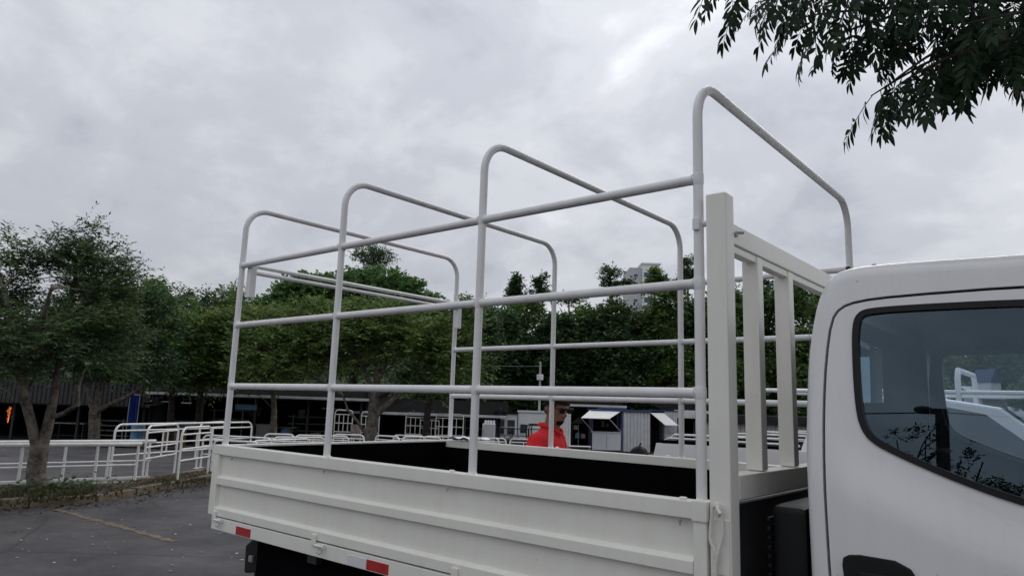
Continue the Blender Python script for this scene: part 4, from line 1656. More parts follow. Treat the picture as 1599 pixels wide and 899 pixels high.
for p_, mt_, w_, h_, lb in (((-33.971, 12.998), 'red', .45, .62, 'dull red barrel beside the blue drum'), ((-33.388, 14.813), 'corr_dark', .6, .8, 'dark steel barrel in the long open shed'),
                            ((-30.364, 17.997), 'bluedrum', .5, .85, 'faded blue barrel left of the second hoop leg'), ((-29.222, 18.948), 'tan', .5, .7, 'tan barrel beside the second hoop leg')):
    t = yard('barrel', p_, lb, 'barrel', 'barrels standing in the sheds')
    r_ = w_ / 2
    P_(MB().tube([(0, 0, z) for z in (0, .01, h_ * .32, h_ * .34, h_ * .36, h_ * .66, h_ * .68, h_ * .70, h_ - .01, h_)],
                 [r_ * q for q in (.96, 1, 1, 1.05, 1, 1, 1.05, 1, 1, .96)], 18), 'shell', mt_, t)
    P_(MB().cyl((r_ * .4, 0, h_ + .01), (0, 0, 1), .035, .025, 10), 'bung', 'steel', t)
for p_, z_, mt_, w_, h_, lb in (((-41.595, 16.625), 1.75, 'bluetarp', 1.0, .45, 'blue cloth hung high at the back of the long open shed'), ((-40.04, 18.584), 1.3, 'panel', .5, .6, 'white notice sheet on the back wall of the open shed'),
                                ((-37.937, 20.336), 1.25, 'tan', .7, .5, 'tan notice sheet on the back wall of the open shed'), ((-35.718, 22.184), 1.2, 'corr', .4, .5, 'small grey sheet on the back wall near the second hoop')):
    t = yard('wall_sheet', p_, lb, 'sheet', 'sheets hung on the shed back wall')
    t.location.z += z_
    fm = MB()
    for i in range(7):
        for j in range(4):
            fm.v.append((i / 6 * w_, .02 * math.sin(i * 1.7 + j), j / 3 * h_))
    fm.f = [(i * 4 + j, i * 4 + j + 1, i * 4 + j + 5, i * 4 + j + 4) for i in range(6) for j in range(3)]
    P_(fm, 'cloth', mt_, t)
    P_(MB().tube([(-.04, 0, h_), (w_ + .04, 0, h_)], .012, 6), 'rod', 'steel', t)
# welding sparks
spm = bpy.data.materials.new('glowing_sparks')
spm.use_nodes = True
spb = spm.node_tree.nodes['Principled BSDF']
spb.inputs['Base Color'].default_value = (0.3, 0.08, 0.01, 1)
spb.inputs['Emission Color'].default_value = (1.0, 0.23, 0.03, 1)
spb.inputs['Emission Strength'].default_value = 1.1
M['spark'] = spm
sc_ = Vector((-36.62, 7.949, 0.17))
fm = MB()
rs = random.Random(9)
for i in range(130):
    a, e = rs.uniform(0, 6.28), abs(rs.gauss(0, .13))
    l = rs.random() ** 1.6 * .65
    q = sc_ + Vector((math.cos(a) * math.sin(e) * l, math.sin(a) * math.sin(e) * l, l * math.cos(e)))
    d = (q - sc_).normalized() * rs.uniform(.02, .09)
    fm.tube([q, q + d], rs.uniform(.0025, .006), 3)
tag(fm.build('sparks', M['spark'], loc=tuple(sc_)), 'spray of orange welding sparks in the dark workshop at left', 'sparks', kind='stuff')

# white locker, kiosk, white hut, container
t = yard('locker', (-21.534, 22.697), 'white metal locker beside the windowed kiosk', 'locker')
P_(MB().box(0, .60, 0, .6, .04, 1.44), 'cabinet', 'panel', t, .02)
P_(MB().box(.02, .58, -.02, 0, .9, 1.42), 'door', 'panel', t, .008)
P_(MB().box(.02, .58, -.02, 0, .06, .88), 'door', 'panel', t, .008)
P_(MB().box(.06, .085, -.045, -.02, 1.0, 1.2), 'handle', 'steel', t)
P_(MB().box(0, .6, .02, .58, 0, .04), 'plinth', 'dark', t)
t = yard('bottle_crate', (-21.488, 22.735), 'small pile of white jugs on top of the locker', 'jugs')
t.location.z += 1.442
for i in range(4):
    P_(MB().cyl((.08 + .13 * i, .2 + .05 * (i % 2), .07), (0, 0, 1), .055, .14, 10).cyl((.08 + .13 * i, .2 + .05 * (i % 2), .155), (0, 0, 1), .02, .03, 8),
       'jug', 'paper', t)
t = yard('kiosk', (-23.094, 25.396), 'white kiosk with two dark windows, behind the black truck rack', 'kiosk')
P_(MB().box(0, 1.12, 0, 1.8, 0, 1.92), 'wall', 'wallwhite', t)
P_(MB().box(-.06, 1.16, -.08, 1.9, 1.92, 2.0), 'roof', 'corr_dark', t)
for x in (.07, .60):
    w = P_(MB().box(x, x + .44, -.03, -.002, .85, 1.66), 'window', 'wallwhite', t)
    P_(MB().box(x + .03, x + .41, -.04, -.032, .9, 1.62), 'pane', 'carglass', w)
    P_(MB().box(x + .03, x + .41, -.05, -.041, 1.25, 1.28), 'glazing_bar', 'wallwhite', w)
t = yard('site_hut', (-22.841, 26.937), 'plain white hut wall behind the man in red', 'hut')
P_(MB().box(0, 1.95, 0, 2.0, 0, 2.02), 'wall', 'wallwhite', t)
P_(MB().box(-.04, 2.0, -.06, 2.1, 2.02, 2.1), 'roof', 'corr', t)
w = P_(MB().box(.08, .5, -.03, -.002, .9, 1.45), 'window', 'panel', t)
P_(MB().box(.12, .46, -.04, -.031, .95, 1.4), 'pane', 'carglass', w)
t = yard('container', (-21.025, 27.791), 'white corrugated container just right of the man in red', 'container')
P_(corrug(0, .78, .08, 2.0, 0, .16, .03), 'corrugated_wall', 'panel', t)
P_(MB().box(0, .78, .014, 2.2, .0, 2.02), 'box', 'panel', t)
P_(MB().box(-.03, .81, -.06, -.031, 0, .09), 'sill_beam', 'panel', t)
pp = yard('bent_pipe', (-10.884, 14.28), 'bent black pipe rising in front of the white container', 'pipe')
P_(MB().tube(spline([(.0, 0, 0), (.22, 0, .3), (.24, 0, .52), (.14, 0, .48), (.08, 0, .75), (0, 0, .95), (-.1, 0, 1.0)]), .04, 8), 'tube', 'rubber', pp)
P_(MB().box(-.12, .12, -.12, .12, 0, .03), 'base', 'dark', pp)

# black truck rack
t = yard('steel_truck_body', (-19.605, 21.649), 'black steel truck body with hoops and rails, left of the man in red', 'truck body')
P_(MB().box(0, 2.3, 0, 1.5, .35, .78), 'bed', 'dark', t, .02)
for x in (.03, .6, 1.3):
    P_(MB().tube([(x, 0, .78), (x, 0, 1.26)], .022, 8), 'post', 'rubber', t)
for z in (.95, 1.25):
    P_(MB().tube([(0, 0, z), (2.3, 0, z)], .02, 8), 'rail', 'rubber', t)
for i in range(3):
    y = .1 + i * .45
    P_(MB().tube([(1.22 + .12 * i, y, .78), (1.22 + .12 * i, y, 1.28), (1.26 + .12 * i, y, 1.4), (1.36 + .12 * i, y, 1.47 - .03 * i), (2.2, y, 1.47 - .03 * i),
                  (2.3, y, 1.4), (2.3, y, .78)], .028, 8), 'hoop', 'rubber', t)
for x in (.4, 1.8):
    for y in (.1, 1.4):
        P_(MB().ring([(.1, -.08), (.28, -.09), (.3, 0), (.28, .09), (.1, .08)], (x, y, .3), 18), 'wheel', 'tyre', t)
for i, x in enumerate((.14, .42, .75)):
    q = yard('bundle', (-19.605, 21.649), ('white bundle on the black truck body, leftmost', 'white bundle on the black truck body, middle',
                                        'white bundle on the black truck body beside its hoops')[i], 'bundle', 'white bundles on the truck body')
    q.location = t.location + Vector((math.cos(YR) * x - math.sin(YR) * .3, math.sin(YR) * x + math.cos(YR) * .3, .782))
    P_(MB().box(0, .24, 0, .3, 0, .15), 'sack', 'panel', q, .04)
    P_(MB().box(.1, .13, -.004, .304, -.0, .154), 'band', 'dark', q)

# booth with awning
t = yard('booth', (-21.01, 31.164), 'white market booth with blue trim and a raised awning', 'booth')
W1, W2, HB = 1.62, 3.2, 2.30
P_(MB().box(0, W1, 0.02, 1.9, 0, .09), 'base_frame', 'dark', t)
for x in (.02, .82):
    P_(MB().box(x, x + .785, -.01, .03, .10, 1.05), 'counter_panel', 'panel', t, .01)
P_(MB().box(-.03, W1, -.06, .3, 1.05, 1.09), 'counter_top', 'panel', t, .008)
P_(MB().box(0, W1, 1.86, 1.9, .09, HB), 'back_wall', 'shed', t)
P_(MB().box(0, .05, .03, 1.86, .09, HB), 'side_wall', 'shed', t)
P_(MB().box(W1, W1 + .09, -.05, .08, 0, HB), 'corner_post', 'blue', t)
P_(MB().box(0, .06, -.02, .03, 1.09, HB), 'corner_post', 'blue', t)
P_(corrug(W1 + .09, W2, .06, 2.2, 0, .19, .035), 'corrugated_wall', 'corr', t)
P_(MB().box(W1 + .09, W2, .014, 1.9, .06, 2.2), 'room', 'corr', t)
P_(MB().box(-.06, W2 + .05, -.12, 2.0, 2.21, 2.31), 'roof_trim', 'blue', t, .01)
P_(MB().box(.5, 1.9, -.05, 1.8, 2.312, 2.40), 'roof_vent', 'blue', t, .02)
P_(MB().add([(-.15, -.08, 2.20), (1.55, -.08, 2.20), (.80, -1.1, 1.80), (-.72, -1.1, 1.80), (-.15, -.08, 2.22), (1.55, -.08, 2.22),
             (.80, -1.1, 1.82), (-.72, -1.1, 1.82)],
            [(0, 1, 2, 3), (7, 6, 5, 4), (0, 4, 5, 1), (1, 5, 6, 2), (2, 6, 7, 3), (3, 7, 4, 0)]), 'awning', 'awning', t)
P_(MB().tube([(.80, -1.1, 1.80), (1.6, -.06, 1.12)], .02, 8), 'awning_strut', 'panel', t)
P_(MB().tube([(-.70, -1.1, 1.8), (.02, -.06, 1.12)], .015, 8), 'awning_strut', 'panel', t)
sh = P_(MB().box(.1, W1 - .05, 1.4, 1.8, 1.3, 1.33), 'shelf', 'dark', t)
for i in range(5):
    P_(MB().box(.2 + .26 * i, .36 + .26 * i, 1.5, 1.7, 1.331, 1.52 + .07 * (i % 3)), 'goods', ('shed', 'corr_dark', 'tan', 'bluedrum', 'corr_dark')[i], sh, .02)
q = yard('rubbish_bag', (-16.235, 27.866), 'tied black rubbish bag on the ground before the corrugated wall', 'rubbish bag')
q.scale = (1.1, 1.1, 1.15)
bg_ = MB()
rings = []
for i in range(9):
    tt = i / 8
    w_ = .36 * (1 - tt ** 3) ** .6 * (.8 + .2 * min(1, tt * 4)) + .02
    rings.append((0, 0, tt * .56, w_, w_))
loft(bg_, rings, 22)
rs = random.Random(4)
bg_.v = [(v[0] * (1 + rs.uniform(-.16, .16)) + .12 * v[2], v[1] * (1 + rs.uniform(-.16, .16)), v[2] * (1 + rs.uniform(-.04, .04))) for v in bg_.v]
P_(bg_, 'sack', 'bag', q)
P_(MB().tube([(.06, 0, .54), (.08, 0, .60), (.13, .03, .66)], [.03, .02, .05], 8), 'knot', 'bag', q)

# second stall
t = yard('stall', (-19.02, 34.149), 'dark stall with a tilted white shutter, right of the booth', 'stall')
P_(MB().box(0, .78, 1.6, 1.65, 0, 2.3), 'back_wall', 'shed', t)
P_(MB().box(0, .04, 0, 1.6, 0, 2.3), 'side_wall', 'shed', t)
P_(MB().box(-.1, 1.6, -.06, 1.7, 2.3, 2.36), 'roof', 'blue', t)
P_(corrug(.78, 1.5, 1.12, 2.28, 0, .15, .03), 'corrugated_wall', 'corr', t)
for i in range(4):
    P_(MB().box(.78, 1.5, -.02 - .012 * (i % 2), .03, .02 + .27 * i, .26 + .27 * i), 'plank', 'corr', t, .01)
P_(MB().box(.78, 1.5, .05, 1.6, 0, 2.28), 'room', 'corr', t)
P_(MB().add([(-.02, -.08, 2.18), (.74, -.08, 2.18), (1.36, -.9, 1.54), (.63, -.9, 1.54), (-.02, -.08, 2.2), (.74, -.08, 2.2), (1.36, -.9, 1.56),
             (.63, -.9, 1.56)], [(0, 1, 2, 3), (7, 6, 5, 4), (0, 4, 5, 1), (1, 5, 6, 2), (2, 6, 7, 3), (3, 7, 4, 0)]), 'shutter', 'awning', t)
P_(MB().tube([(1.0, -.5, 1.86), (.76, -.02, 1.3)], .014, 6), 'shutter_strut', 'panel', t)

# hanging goods in the dark stall
def goods(name, p, z, label, cat, parts):
    t = yard(name, p, label, cat)
    t.location.z += z
    for nm, mt, mb_ in parts:
        P_(mb_, nm, mt, t, .015)
    return t


goods('parasol', (-22.725, 32.356), .0, 'folded grey parasol standing in the dark stall', 'parasol',
      [('canopy', 'corr_dark', loft(MB(), [(0, 0, 1.45, .42, .42), (0, 0, 1.62, .25, .25), (0, 0, 1.8, .03, .03)], 12)),
       ('pole', 'steel', MB().cyl((0, 0, .9), (0, 0, 1), .02, 1.8, 8)), ('foot', 'dark', MB().cyl((0, 0, .03), (0, 0, 1), .22, .06, 14))])
goods('shelf_unit', (-23.892, 33.38), .0, 'shelf unit with boxes at the back of the dark stall', 'shelf',
      [('frame', 'dark', MB().box(0, .04, 0, .4, 0, 1.5).box(1.2, 1.24, 0, .4, 0, 1.5)),
       ('shelf', 'corr_dark', MB().box(.04, 1.2, 0, .4, .5, .53)), ('shelf', 'corr_dark', MB().box(.04, 1.2, 0, .4, 1.0, 1.03)),
       ('carton', 'tan', MB().box(.1, .4, .05, .35, 1.032, 1.3)), ('carton', 'pink', MB().box(.55, .8, .05, .35, .532, .8)),
       ('carton', 'corr_dark', MB().box(.85, 1.1, .05, .35, 1.032, 1.25)), ('carton', 'bluedrum', MB().box(.2, .45, .05, .35, .532, .85))])
goods('folding_table', (-20.208, 27.834), .0, 'low white table in front of the dark stall', 'table',
      [('tabletop', 'panel', MB().box(0, 1.15, 0, .6, .38, .42)), ('leg', 'steel', MB().box(.05, .09, .05, .09, 0, .38)), ('leg', 'steel', MB().box(1.06, 1.1, .05, .09, 0, .38)),
       ('leg', 'steel', MB().box(.05, .09, .5, .54, 0, .38)), ('leg', 'steel', MB().box(1.06, 1.1, .5, .54, 0, .38))])

# corrugated building seen through the headboard bars
t = yard('corrugated_shed', (-14.847, 33.652), 'long grey corrugated shed seen between the headboard bars', 'shed')
P_(corrug(0, 8, 0, 1.75, 0, .2, .035), 'corrugated_wall', 'corr', t)
P_(MB().box(0, 8, .014, 5, 0, 1.8), 'box', 'corr', t)
P_(MB().box(-.2, 8.2, -.5, 5.2, 1.80, 2.25), 'roof', 'shed', t, .03)
q = yard('orange_board', (-12.516, 34.261), 'orange board leaning on the corrugated shed', 'board')
P_(MB().box(0, .66, 0, .03, .25, .96), 'board', 'orange', q, .01)
P_(MB().box(.05, .09, .03, .3, 0, .25).box(.57, .61, .03, .3, 0, .25), 'foot', 'dark', q)
q = yard('cable_reel', (-13.391, 33.532), 'black cable reel leaning on the corrugated shed', 'cable reel')
P_(MB().ring([(.08, -.06), (.26, -.06), (.26, -.03), (.18, -.03), (.18, .03), (.26, .03), (.26, .06), (.08, .06)], (0, 0, .78), 20), 'reel', 'rubber', q)
P_(MB().bar((-.2, 0, 0), (0, 0, .78), .04, .04).bar((.2, 0, 0), (0, 0, .78), .04, .04), 'stand', 'dark', q)
q = yard('dark_pole', (-11.266, 35.302), 'dark pole leaning on the corrugated shed', 'pole')
P_(MB().tube([(.1, 0, 0), (-.12, -.02, 1.75)], .035, 8), 'shaft', 'rubber', q)
P_(MB().cyl((.1, 0, .01), (0, 0, 1), .06, .02, 10), 'foot', 'dark', q)

# lamp pole with its box, and wire
lp_ = Vector((-22.448, 28.215))
t = thing('lamp_pole', (lp_.x, lp_.y, gz(lp_.x, lp_.y)), 'thin pale metal pole with a white box, before the dark trees', 'pole')
P_(MB().tube([(0, 0, 0), (0, 0, 3.0), (0, 0, 4.75)], [.07, .06, .05], 12), 'shaft', 'pole', t)
P_(MB().box(-.12, .16, -.16, .1, 3.75, 4.05), 'meter_box', 'panel', t, .03)
w_ = [Vector((0, 0, 4.5)).lerp(Vector((-6.5, -2, 4.75)), i / 10) + Vector((0, 0, -.12 * math.sin(math.pi * i / 10))) for i in range(11)]
P_(MB().tube(w_, .007, 5), 'wire', 'steel', t)

# ---------------------------------------------------------------- far building, house, hill
bp = Vector((-116.071, 196.265))
t = thing('apartment_building', (bp.x, bp.y, 0), 'white and grey apartment block rising above the far trees', 'building')
t.rotation_euler = (0, 0, YR)
s_ = 230 / 1106
top = 1.65 + (638.5 - 414) * s_
P_(MB().box(0, 19 * s_, 0, 14, 0, top - 1.0), 'grey_wing', 'bldg_grey', t)  # shade of this face is put into the grey colour
P_(MB().box(19.2 * s_, 46 * s_, -1.2, 13, 0, top), 'white_wing', 'bldg_white', t)
P_(MB().box(46 * s_, 52 * s_, 2, 12, 0, top - 2), 'rear_wing', 'bldg_white', t)
P_(MB().box(17 * s_, 48 * s_, -1.5, 13.4, top, top + .5), 'parapet', 'bldg_white', t)
for i in range(9):
    z = top - 3.2 - i * 2.75
    if z < 3:
        break
    z0 = z - 1.0
    w = P_(MB().box(21.5 * s_, 40 * s_, -1.28, -1.2, z0, z0 + 1.6), 'window', 'bldg_grey', t)
    for k in range(3):
        x0 = (21.8 + 6.1 * k) * s_
        P_(MB().box(x0, x0 + 5.7 * s_, -1.34, -1.281, z0 + .1, z0 + 1.5), 'pane', 'bldg_glass', w)
    w = P_(MB().box(6 * s_, 13 * s_, -.08, 0, z0 + .1, z0 + 1.2), 'window', 'bldg_white', t)
    P_(MB().box(6.4 * s_, 12.6 * s_, -.14, -.081, z0 + .2, z0 + 1.1), 'pane', 'bldg_glass', w)
    P_(MB().box(46 * s_, 53 * s_, .9, 2, z0 - .5, z0 - .2), 'balcony', 'bldg_white', t)
hp_ = Vector((-6.746, 72.508))
t = thing('house', (hp_.x, hp_.y, gz(hp_.x, hp_.y)), 'white house with a blue gable roof on the green slope seen through the cab', 'house')
t.rotation_euler = (0, 0, YR)
t.scale = (.36, .5, 1.0)
P_(MB().box(-2.6, 3.5, 0, 5, 0, 4.7), 'wall', 'wallwhite', t)
P_(MB().prism([(-.4, 5.7), (2.4, 5.7), (1.0, 6.9)], 'y', -.3, 5), 'gable_roof', 'blue', t)
P_(MB().box(-.2, 2.2, -.1, 5, 4.7, 5.7), 'upper_wall', 'wallwhite', t)
P_(MB().add([(-3.6, -1.5, 4.2), (3.9, -1.5, 4.2), (3.9, 5.2, 5.3), (-3.6, 5.2, 5.3), (-3.6, -1.5, 4.3), (3.9, -1.5, 4.3), (3.9, 5.2, 5.4), (-3.6, 5.2, 5.4)],
            [(0, 1, 2, 3), (7, 6, 5, 4), (0, 4, 5, 1), (1, 5, 6, 2), (2, 6, 7, 3), (3, 7, 4, 0)]), 'lean_roof', 'corr', t)
for x in (-1.8, 1.6):
    w = P_(MB().box(x, x + 1.1, -.06, 0, 1.6, 3.0), 'window', 'panel', t)
    P_(MB().box(x + .08, x + 1.02, -.1, -.061, 1.7, 2.9), 'pane', 'carglass', w)

# low wooded rise far behind the trees
mb = MB()
n2 = 40
hc = Vector((-128.473, 225.071))
for j in range(n2):
    for i in range(n2):
        u, v = (i / (n2 - 1) - .5) * 2, (j / (n2 - 1) - .5) * 2
        h = max(0, 1 - u * u) * max(0, 1 - v * v)
        xl, yl = u * 260, v * 95
        mb.v.append((hc.x + xl * math.cos(YR) - yl * math.sin(YR), hc.y + xl * math.sin(YR) + yl * math.cos(YR),
                     -1.2 + 27 * h ** .7 + 1.5 * math.sin(i * 1.1) * h))
mb.f = [(j * n2 + i, j * n2 + i + 1, (j + 1) * n2 + i + 1, (j + 1) * n2 + i) for j in range(n2 - 1) for i in range(n2 - 1)]
tag(mb.build('hill', mat('hill_green', (0.03, 0.05, 0.02), .95, vary=.5, vscale=.15, bump=1, bscale=2)), kind='structure')


# ---------------------------------------------------------------- trees
def foliage(blobs, n, twigs, leaves, L, tl_, seed, up=.35, spread=.75, droop=.12, asp=.42, shell=.45, hole=0.0, holes=1.4,
            layer=0.0):
    """leaf quads on twigs, twigs in clumps, clumps through the crown blobs"""
    g = np.random.default_rng(seed)
    B = [(np.array(c), np.array(r_)) for c, r_ in blobs]
    wgt = np.array([(r_[0] * r_[1] * r_[2]) ** .72 for c, r_ in B])
    wgt /= wgt.sum()
    P, Dv = [], []
    for (c, r_), w in zip(B, wgt):
        k = max(3, int(n * w))
        d = g.normal(size=(k, 3))
        d /= np.linalg.norm(d, axis=1)[:, None]
        d[:, 2] = np.where(d[:, 2] < -.55, -d[:, 2], d[:, 2])
        q = g.random(k) ** shell
        P.append(c + d * q[:, None] * r_)
        Dv.append(d)
    P, Dv = np.concatenate(P), np.concatenate(Dv)
    if hole:
        f = holes
        ph = g.uniform(0, 6.28, 3)
        s = np.sin(P[:, 0] * f + ph[0]) * np.sin(P[:, 1] * f + ph[1]) + np.sin(P[:, 2] * f * 1.4 + ph[2]) * .7 + g.normal(0, .25, len(P))
        m_ = s > -1.2 + hole
        P, Dv = P[m_], Dv[m_]
    k = len(P)
    d = Dv[:, None, :] * .8 + g.normal(0, spread, (k, twigs, 3)) + np.array([0, 0, up])
    d[..., 2] *= (1 - layer)
    d /= np.linalg.norm(d, axis=2)[..., None]
    ln = tl_ * g.uniform(.45, 1.25, (k, twigs))
    t = np.linspace(.12, 1, leaves)[None, None, :, None]
    T0 = P[:, None, None, :] + g.normal(0, tl_ * .22, (k, twigs, 1, 3))
    base = T0 + d[:, :, None, :] * ln[:, :, None, None] * t
    base[..., 2] -= droop * ln[:, :, None] * t[..., 0] ** 2
    side = np.cross(d, np.array([0, 0, 1.0]))
    side /= (np.linalg.norm(side, axis=2)[..., None] + 1e-6)
    alt = np.where(np.arange(leaves) % 2 == 0, 1.0, -1.0)[None, None, :, None]
    ld = d[:, :, None, :] * .55 + side[:, :, None, :] * alt * .85 + g.normal(0, .28, base.shape)
    ld[..., 2] -= .12
    ld /= np.linalg.norm(ld, axis=3)[..., None]
    nm = np.array([0, 0, 1.0]) + g.normal(0, .55, base.shape)
    sd = np.cross(ld, nm)
    sd /= (np.linalg.norm(sd, axis=3)[..., None] + 1e-6)
    sz = L * g.uniform(.6, 1.3, base.shape[:3])[..., None]
    a = base
    b = base + ld * sz * .5 + sd * sz * asp / 2
    c = base + ld * sz
    e = base + ld * sz * .5 - sd * sz * asp / 2
    return np.stack([a, b, c, e], 3).reshape(-1, 3), P


def limb_path(a, b, seed, wob=.12, k=7, sag=0.15):
    g = random.Random(seed)
    a, b = Vector(a), Vector(b)
    L = (b - a).length
    pts = []
    for i in range(k + 1):
        t = i / k
        q = a.lerp(b, t)
        q += Vector((g.uniform(-1, 1), g.uniform(-1, 1), g.uniform(-.6, .6))) * wob * L * .35 * math.sin(t * math.pi)
        q.z += sag * L * math.sin(t * math.pi) * .5
        pts.append(q)
    return pts


def tree(name, base, label, group, stems, blobs, leaf, bark, fol, twig_n=0, seed=1, cat='tree'):
    """stems: list of (points, radius at start, radius at end) in world coordinates"""
    z0 = gz(*base)
    t = thing(name, (base[0], base[1], z0), label, cat, group)
    mb = MB()
    g = random.Random(seed)
    for pts, r0, r1 in stems:
        k = len(pts) - 1
        rs_ = [(r0 + (r1 - r0) * (i / k) ** .8) * (1 + g.uniform(-.09, .09)) for i in range(k + 1)]
        mb.tube(pts, rs_, 12)
    V, P = foliage(blobs, seed=seed, **fol)
    if twig_n:
        idx = np.random.default_rng(seed).choice(len(P), min(twig_n, len(P)), replace=False)
        ends = [Vector(q[0][i]) for q in stems for i in range(max(1, len(q[0]) // 2), len(q[0]))]
        for i in idx:
            q = Vector(P[i])
            s_ = min(ends, key=lambda e: (e - q).length + (.8 if e.z > q.z else 0))
            mb.tube(limb_path(s_, q, int(i), .3, 4, .1), [.028, .02, .015, .01, .006], 5, cap=False)
    mb.build('trunk', M[bark], t)
    np_mesh('crown', V, M[leaf], 4, t, off=tuple(wloc(t)))
    return t


def up(p, z):
    return (p[0], p[1], z)


# 1: the near tree at left, forked trunk on the planting bed
b1 = (-11.702, 1.648)
f1 = Vector((-11.605, 1.585, 0.767))
st = [([Vector(up(b1, -.05)), Vector(up(b1, .03)), Vector(up(b1, .2)), Vector((-11.678, 1.597, 0.425)), f1 + Vector((0, 0, .05))], .165,.125),
      ([f1 - Vector((0, 0, .12)), Vector((-11.668, 1.459, 1.104)), Vector((-11.606, 1.285, 1.538)), Vector((-11.524, 1.119, 2.013)), Vector((-11.286, 0.934, 2.566)), Vector((-11.126, 0.689, 3.095))], .095, .035),
      ([f1 - Vector((0, 0, .15)), Vector((-11.605, 1.651, 1.077)), Vector((-11.604, 1.681, 1.55)), Vector((-11.616, 1.695, 2.051)), Vector((-11.57, 1.712, 2.764)), Vector((-11.387, 1.691, 3.575)), Vector((-11.298, 1.656, 4.08))], .095, .015),
      ([Vector((-11.506, 1.695, 1.257)), Vector((-11.161, 1.708, 1.317)), Vector((-10.761, 1.748, 1.462))], .04, .033),
      ([Vector((-11.524, 1.119, 2.013)), Vector((-10.785, 1.112, 2.468)), Vector((-10.25, 1.034, 3.075))], .06, .02),
      ([Vector((-11.606, 1.285, 1.538)), Vector((-11.916, 1.478, 1.889))], .03, .012),
      ([Vector((-11.405, 1.026, 2.292)), Vector((-11.771, 0.619, 2.748)), Vector((-12.19, 0.209, 3.013))], .07, .02),
      ([Vector((-11.57, 1.712, 2.764)), Vector((-10.858, 1.833, 3.141)), Vector((-10.559, 1.997, 3.544))], .045, .012)]
s1 = 10.9 / 1106


def B(c, rx, rz, s_, ry=None):
    return (c, (rx * s_, (ry if ry else rx) * s_, rz * s_))


bl = [B((-11.351, 1.041, 3.047), 72, 40, s1), B((-11.172, 1.631, 3.461), 52, 34, s1), B((-11.216, 1.649, 3.819), 22, 18, s1), B((-10.796, 1.922, 2.968), 46, 40, s1),
      B((-11.951, 0.459, 2.788), 85, 45, s1), B((-10.951, 1.253, 2.394), 90, 42, s1), B((-11.363, 2.113, 2.331), 56, 36, s1), B((-11.947, 0.746, 2.091), 70, 35, s1),
      B((-10.589, 1.993, 3.445), 15, 12, s1), B((-10.68, 2.076, 2.708), 30, 38, s1), B((-11.582, 0.772, 3.389), 34, 16, s1), B((-11.168, 1.102, 3.473), 30, 16, s1),
      B((-11.24, 0.997, 3.679), 9, 6, s1), B((-11.206, 1.373, 3.908), 8, 7, s1), B((-10.415, 2.1, 3.628), 10, 5, s1), B((-10.353, 2.211, 3.357), 9, 5, s1), B((-11.369, 0.746, 3.726), 7, 6, s1), B((-10.709, 1.825, 3.753), 8, 7, s1), B((-11.058, 1.712, 4.144), 6, 6, s1)]
tree('feathery_tree', b1, 'feathery tree with forked trunk on the planting bed, nearest at left', 'trees standing along the yard', st, bl,
     'leaf_feather', 'bark', dict(n=840, twigs=8, leaves=15, L=.074, tl_=.36, up=.25, spread=.5, droop=.10, asp=.30, shell=.5, hole=.58, holes=2.4, layer=.5), 90, 3)

# 2: second tree behind the railing
b2 = (-26.537, 7.902)
f2 = Vector((-26.439, 7.724, 1.02))
st = [([Vector(up(b2, -.6)), Vector((-26.52, 7.825, 0.239)), f2], .22, .19),
      ([f2 - Vector((0, 0, .1)), Vector((-26.542, 7.542, 1.46)), Vector((-26.575, 7.419, 1.903)), Vector((-26.78, 7.056, 2.783)), Vector((-26.881, 6.779, 3.667))], .13, .04),
      ([f2 - Vector((0, 0, .1)), Vector((-26.263, 7.726, 1.694)), Vector((-26.14, 7.733, 2.143)), Vector((-25.876, 7.713, 3.265)), Vector((-25.438, 7.837, 4.394))], .11, .03),
      ([f2 + Vector((0, 0, -.1)), Vector((-25.679, 7.913, 1.265)), Vector((-24.948, 8.084, 1.482)), Vector((-24.378, 8.24, 1.756)), Vector((-23.709, 8.424, 2.286))], .11, .04)]
s2 = 25 / 1106
bl = [B((-26.223, 7.423, 3.251), 75, 50, s2), B((-25.04, 8.264, 3.966), 60, 48, s2), B((-24.624, 8.246, 2.609), 55, 32, s2), B((-27.301, 6.622, 2.761), 70, 40, s2), B((-24.775, 8.38, 4.466), 22, 18, s2),
      B((-26.132, 7.259, 4.365), 60, 40, s2)]
tree('leafy_tree', b2, 'dark leafy tree with three limbs, second from the left behind the railing', 'trees standing along the yard', st, bl,
     'leaf_dark', 'bark', dict(n=620, twigs=7, leaves=9, L=.17, tl_=.55, shell=.5, hole=.25, holes=1.3), 50, 4)

# 3: spotted trunk in the middle
b3 = (-18.266, 13.46)
f3 = Vector((-18.106, 13.39, 1.134))
st = [([Vector(up(b3, -.5)), Vector((-18.241, 13.415, 0.488)), f3, Vector((-18.037, 13.309, 1.776)), Vector((-17.935, 13.301, 2.207)), Vector((-17.799, 13.23, 3.065)), Vector((-17.894, 12.874, 4.341))], .25, .07),
      ([Vector((-18.089, 13.404, 1.134)), Vector((-17.833, 13.557, 1.422)), Vector((-17.398, 13.827, 1.867)), Vector((-16.899, 14.155, 2.293)), Vector((-16.359, 14.499, 2.806)), Vector((-15.907, 14.783, 3.251))], .13, .04),
      ([Vector((-18.046, 13.237, 2.074)), Vector((-18.209, 13.004, 2.515)), Vector((-18.332, 12.786, 3.043)), Vector((-18.762, 12.243, 3.878))], .09, .03),
      ([Vector((-17.851, 13.325, 2.424)), Vector((-17.65, 13.401, 2.858)), Vector((-17.539, 13.377, 3.396)), Vector((-17.245, 13.461, 4.155))], .09, .03),
      ([Vector((-18.338, 13.326, 0.527)), Vector((-18.401, 12.903, 1.013)), Vector((-18.424, 12.551, 1.325)), Vector((-18.429, 12.301, 1.845))], .06, .03)]
s3 = 24 / 1106
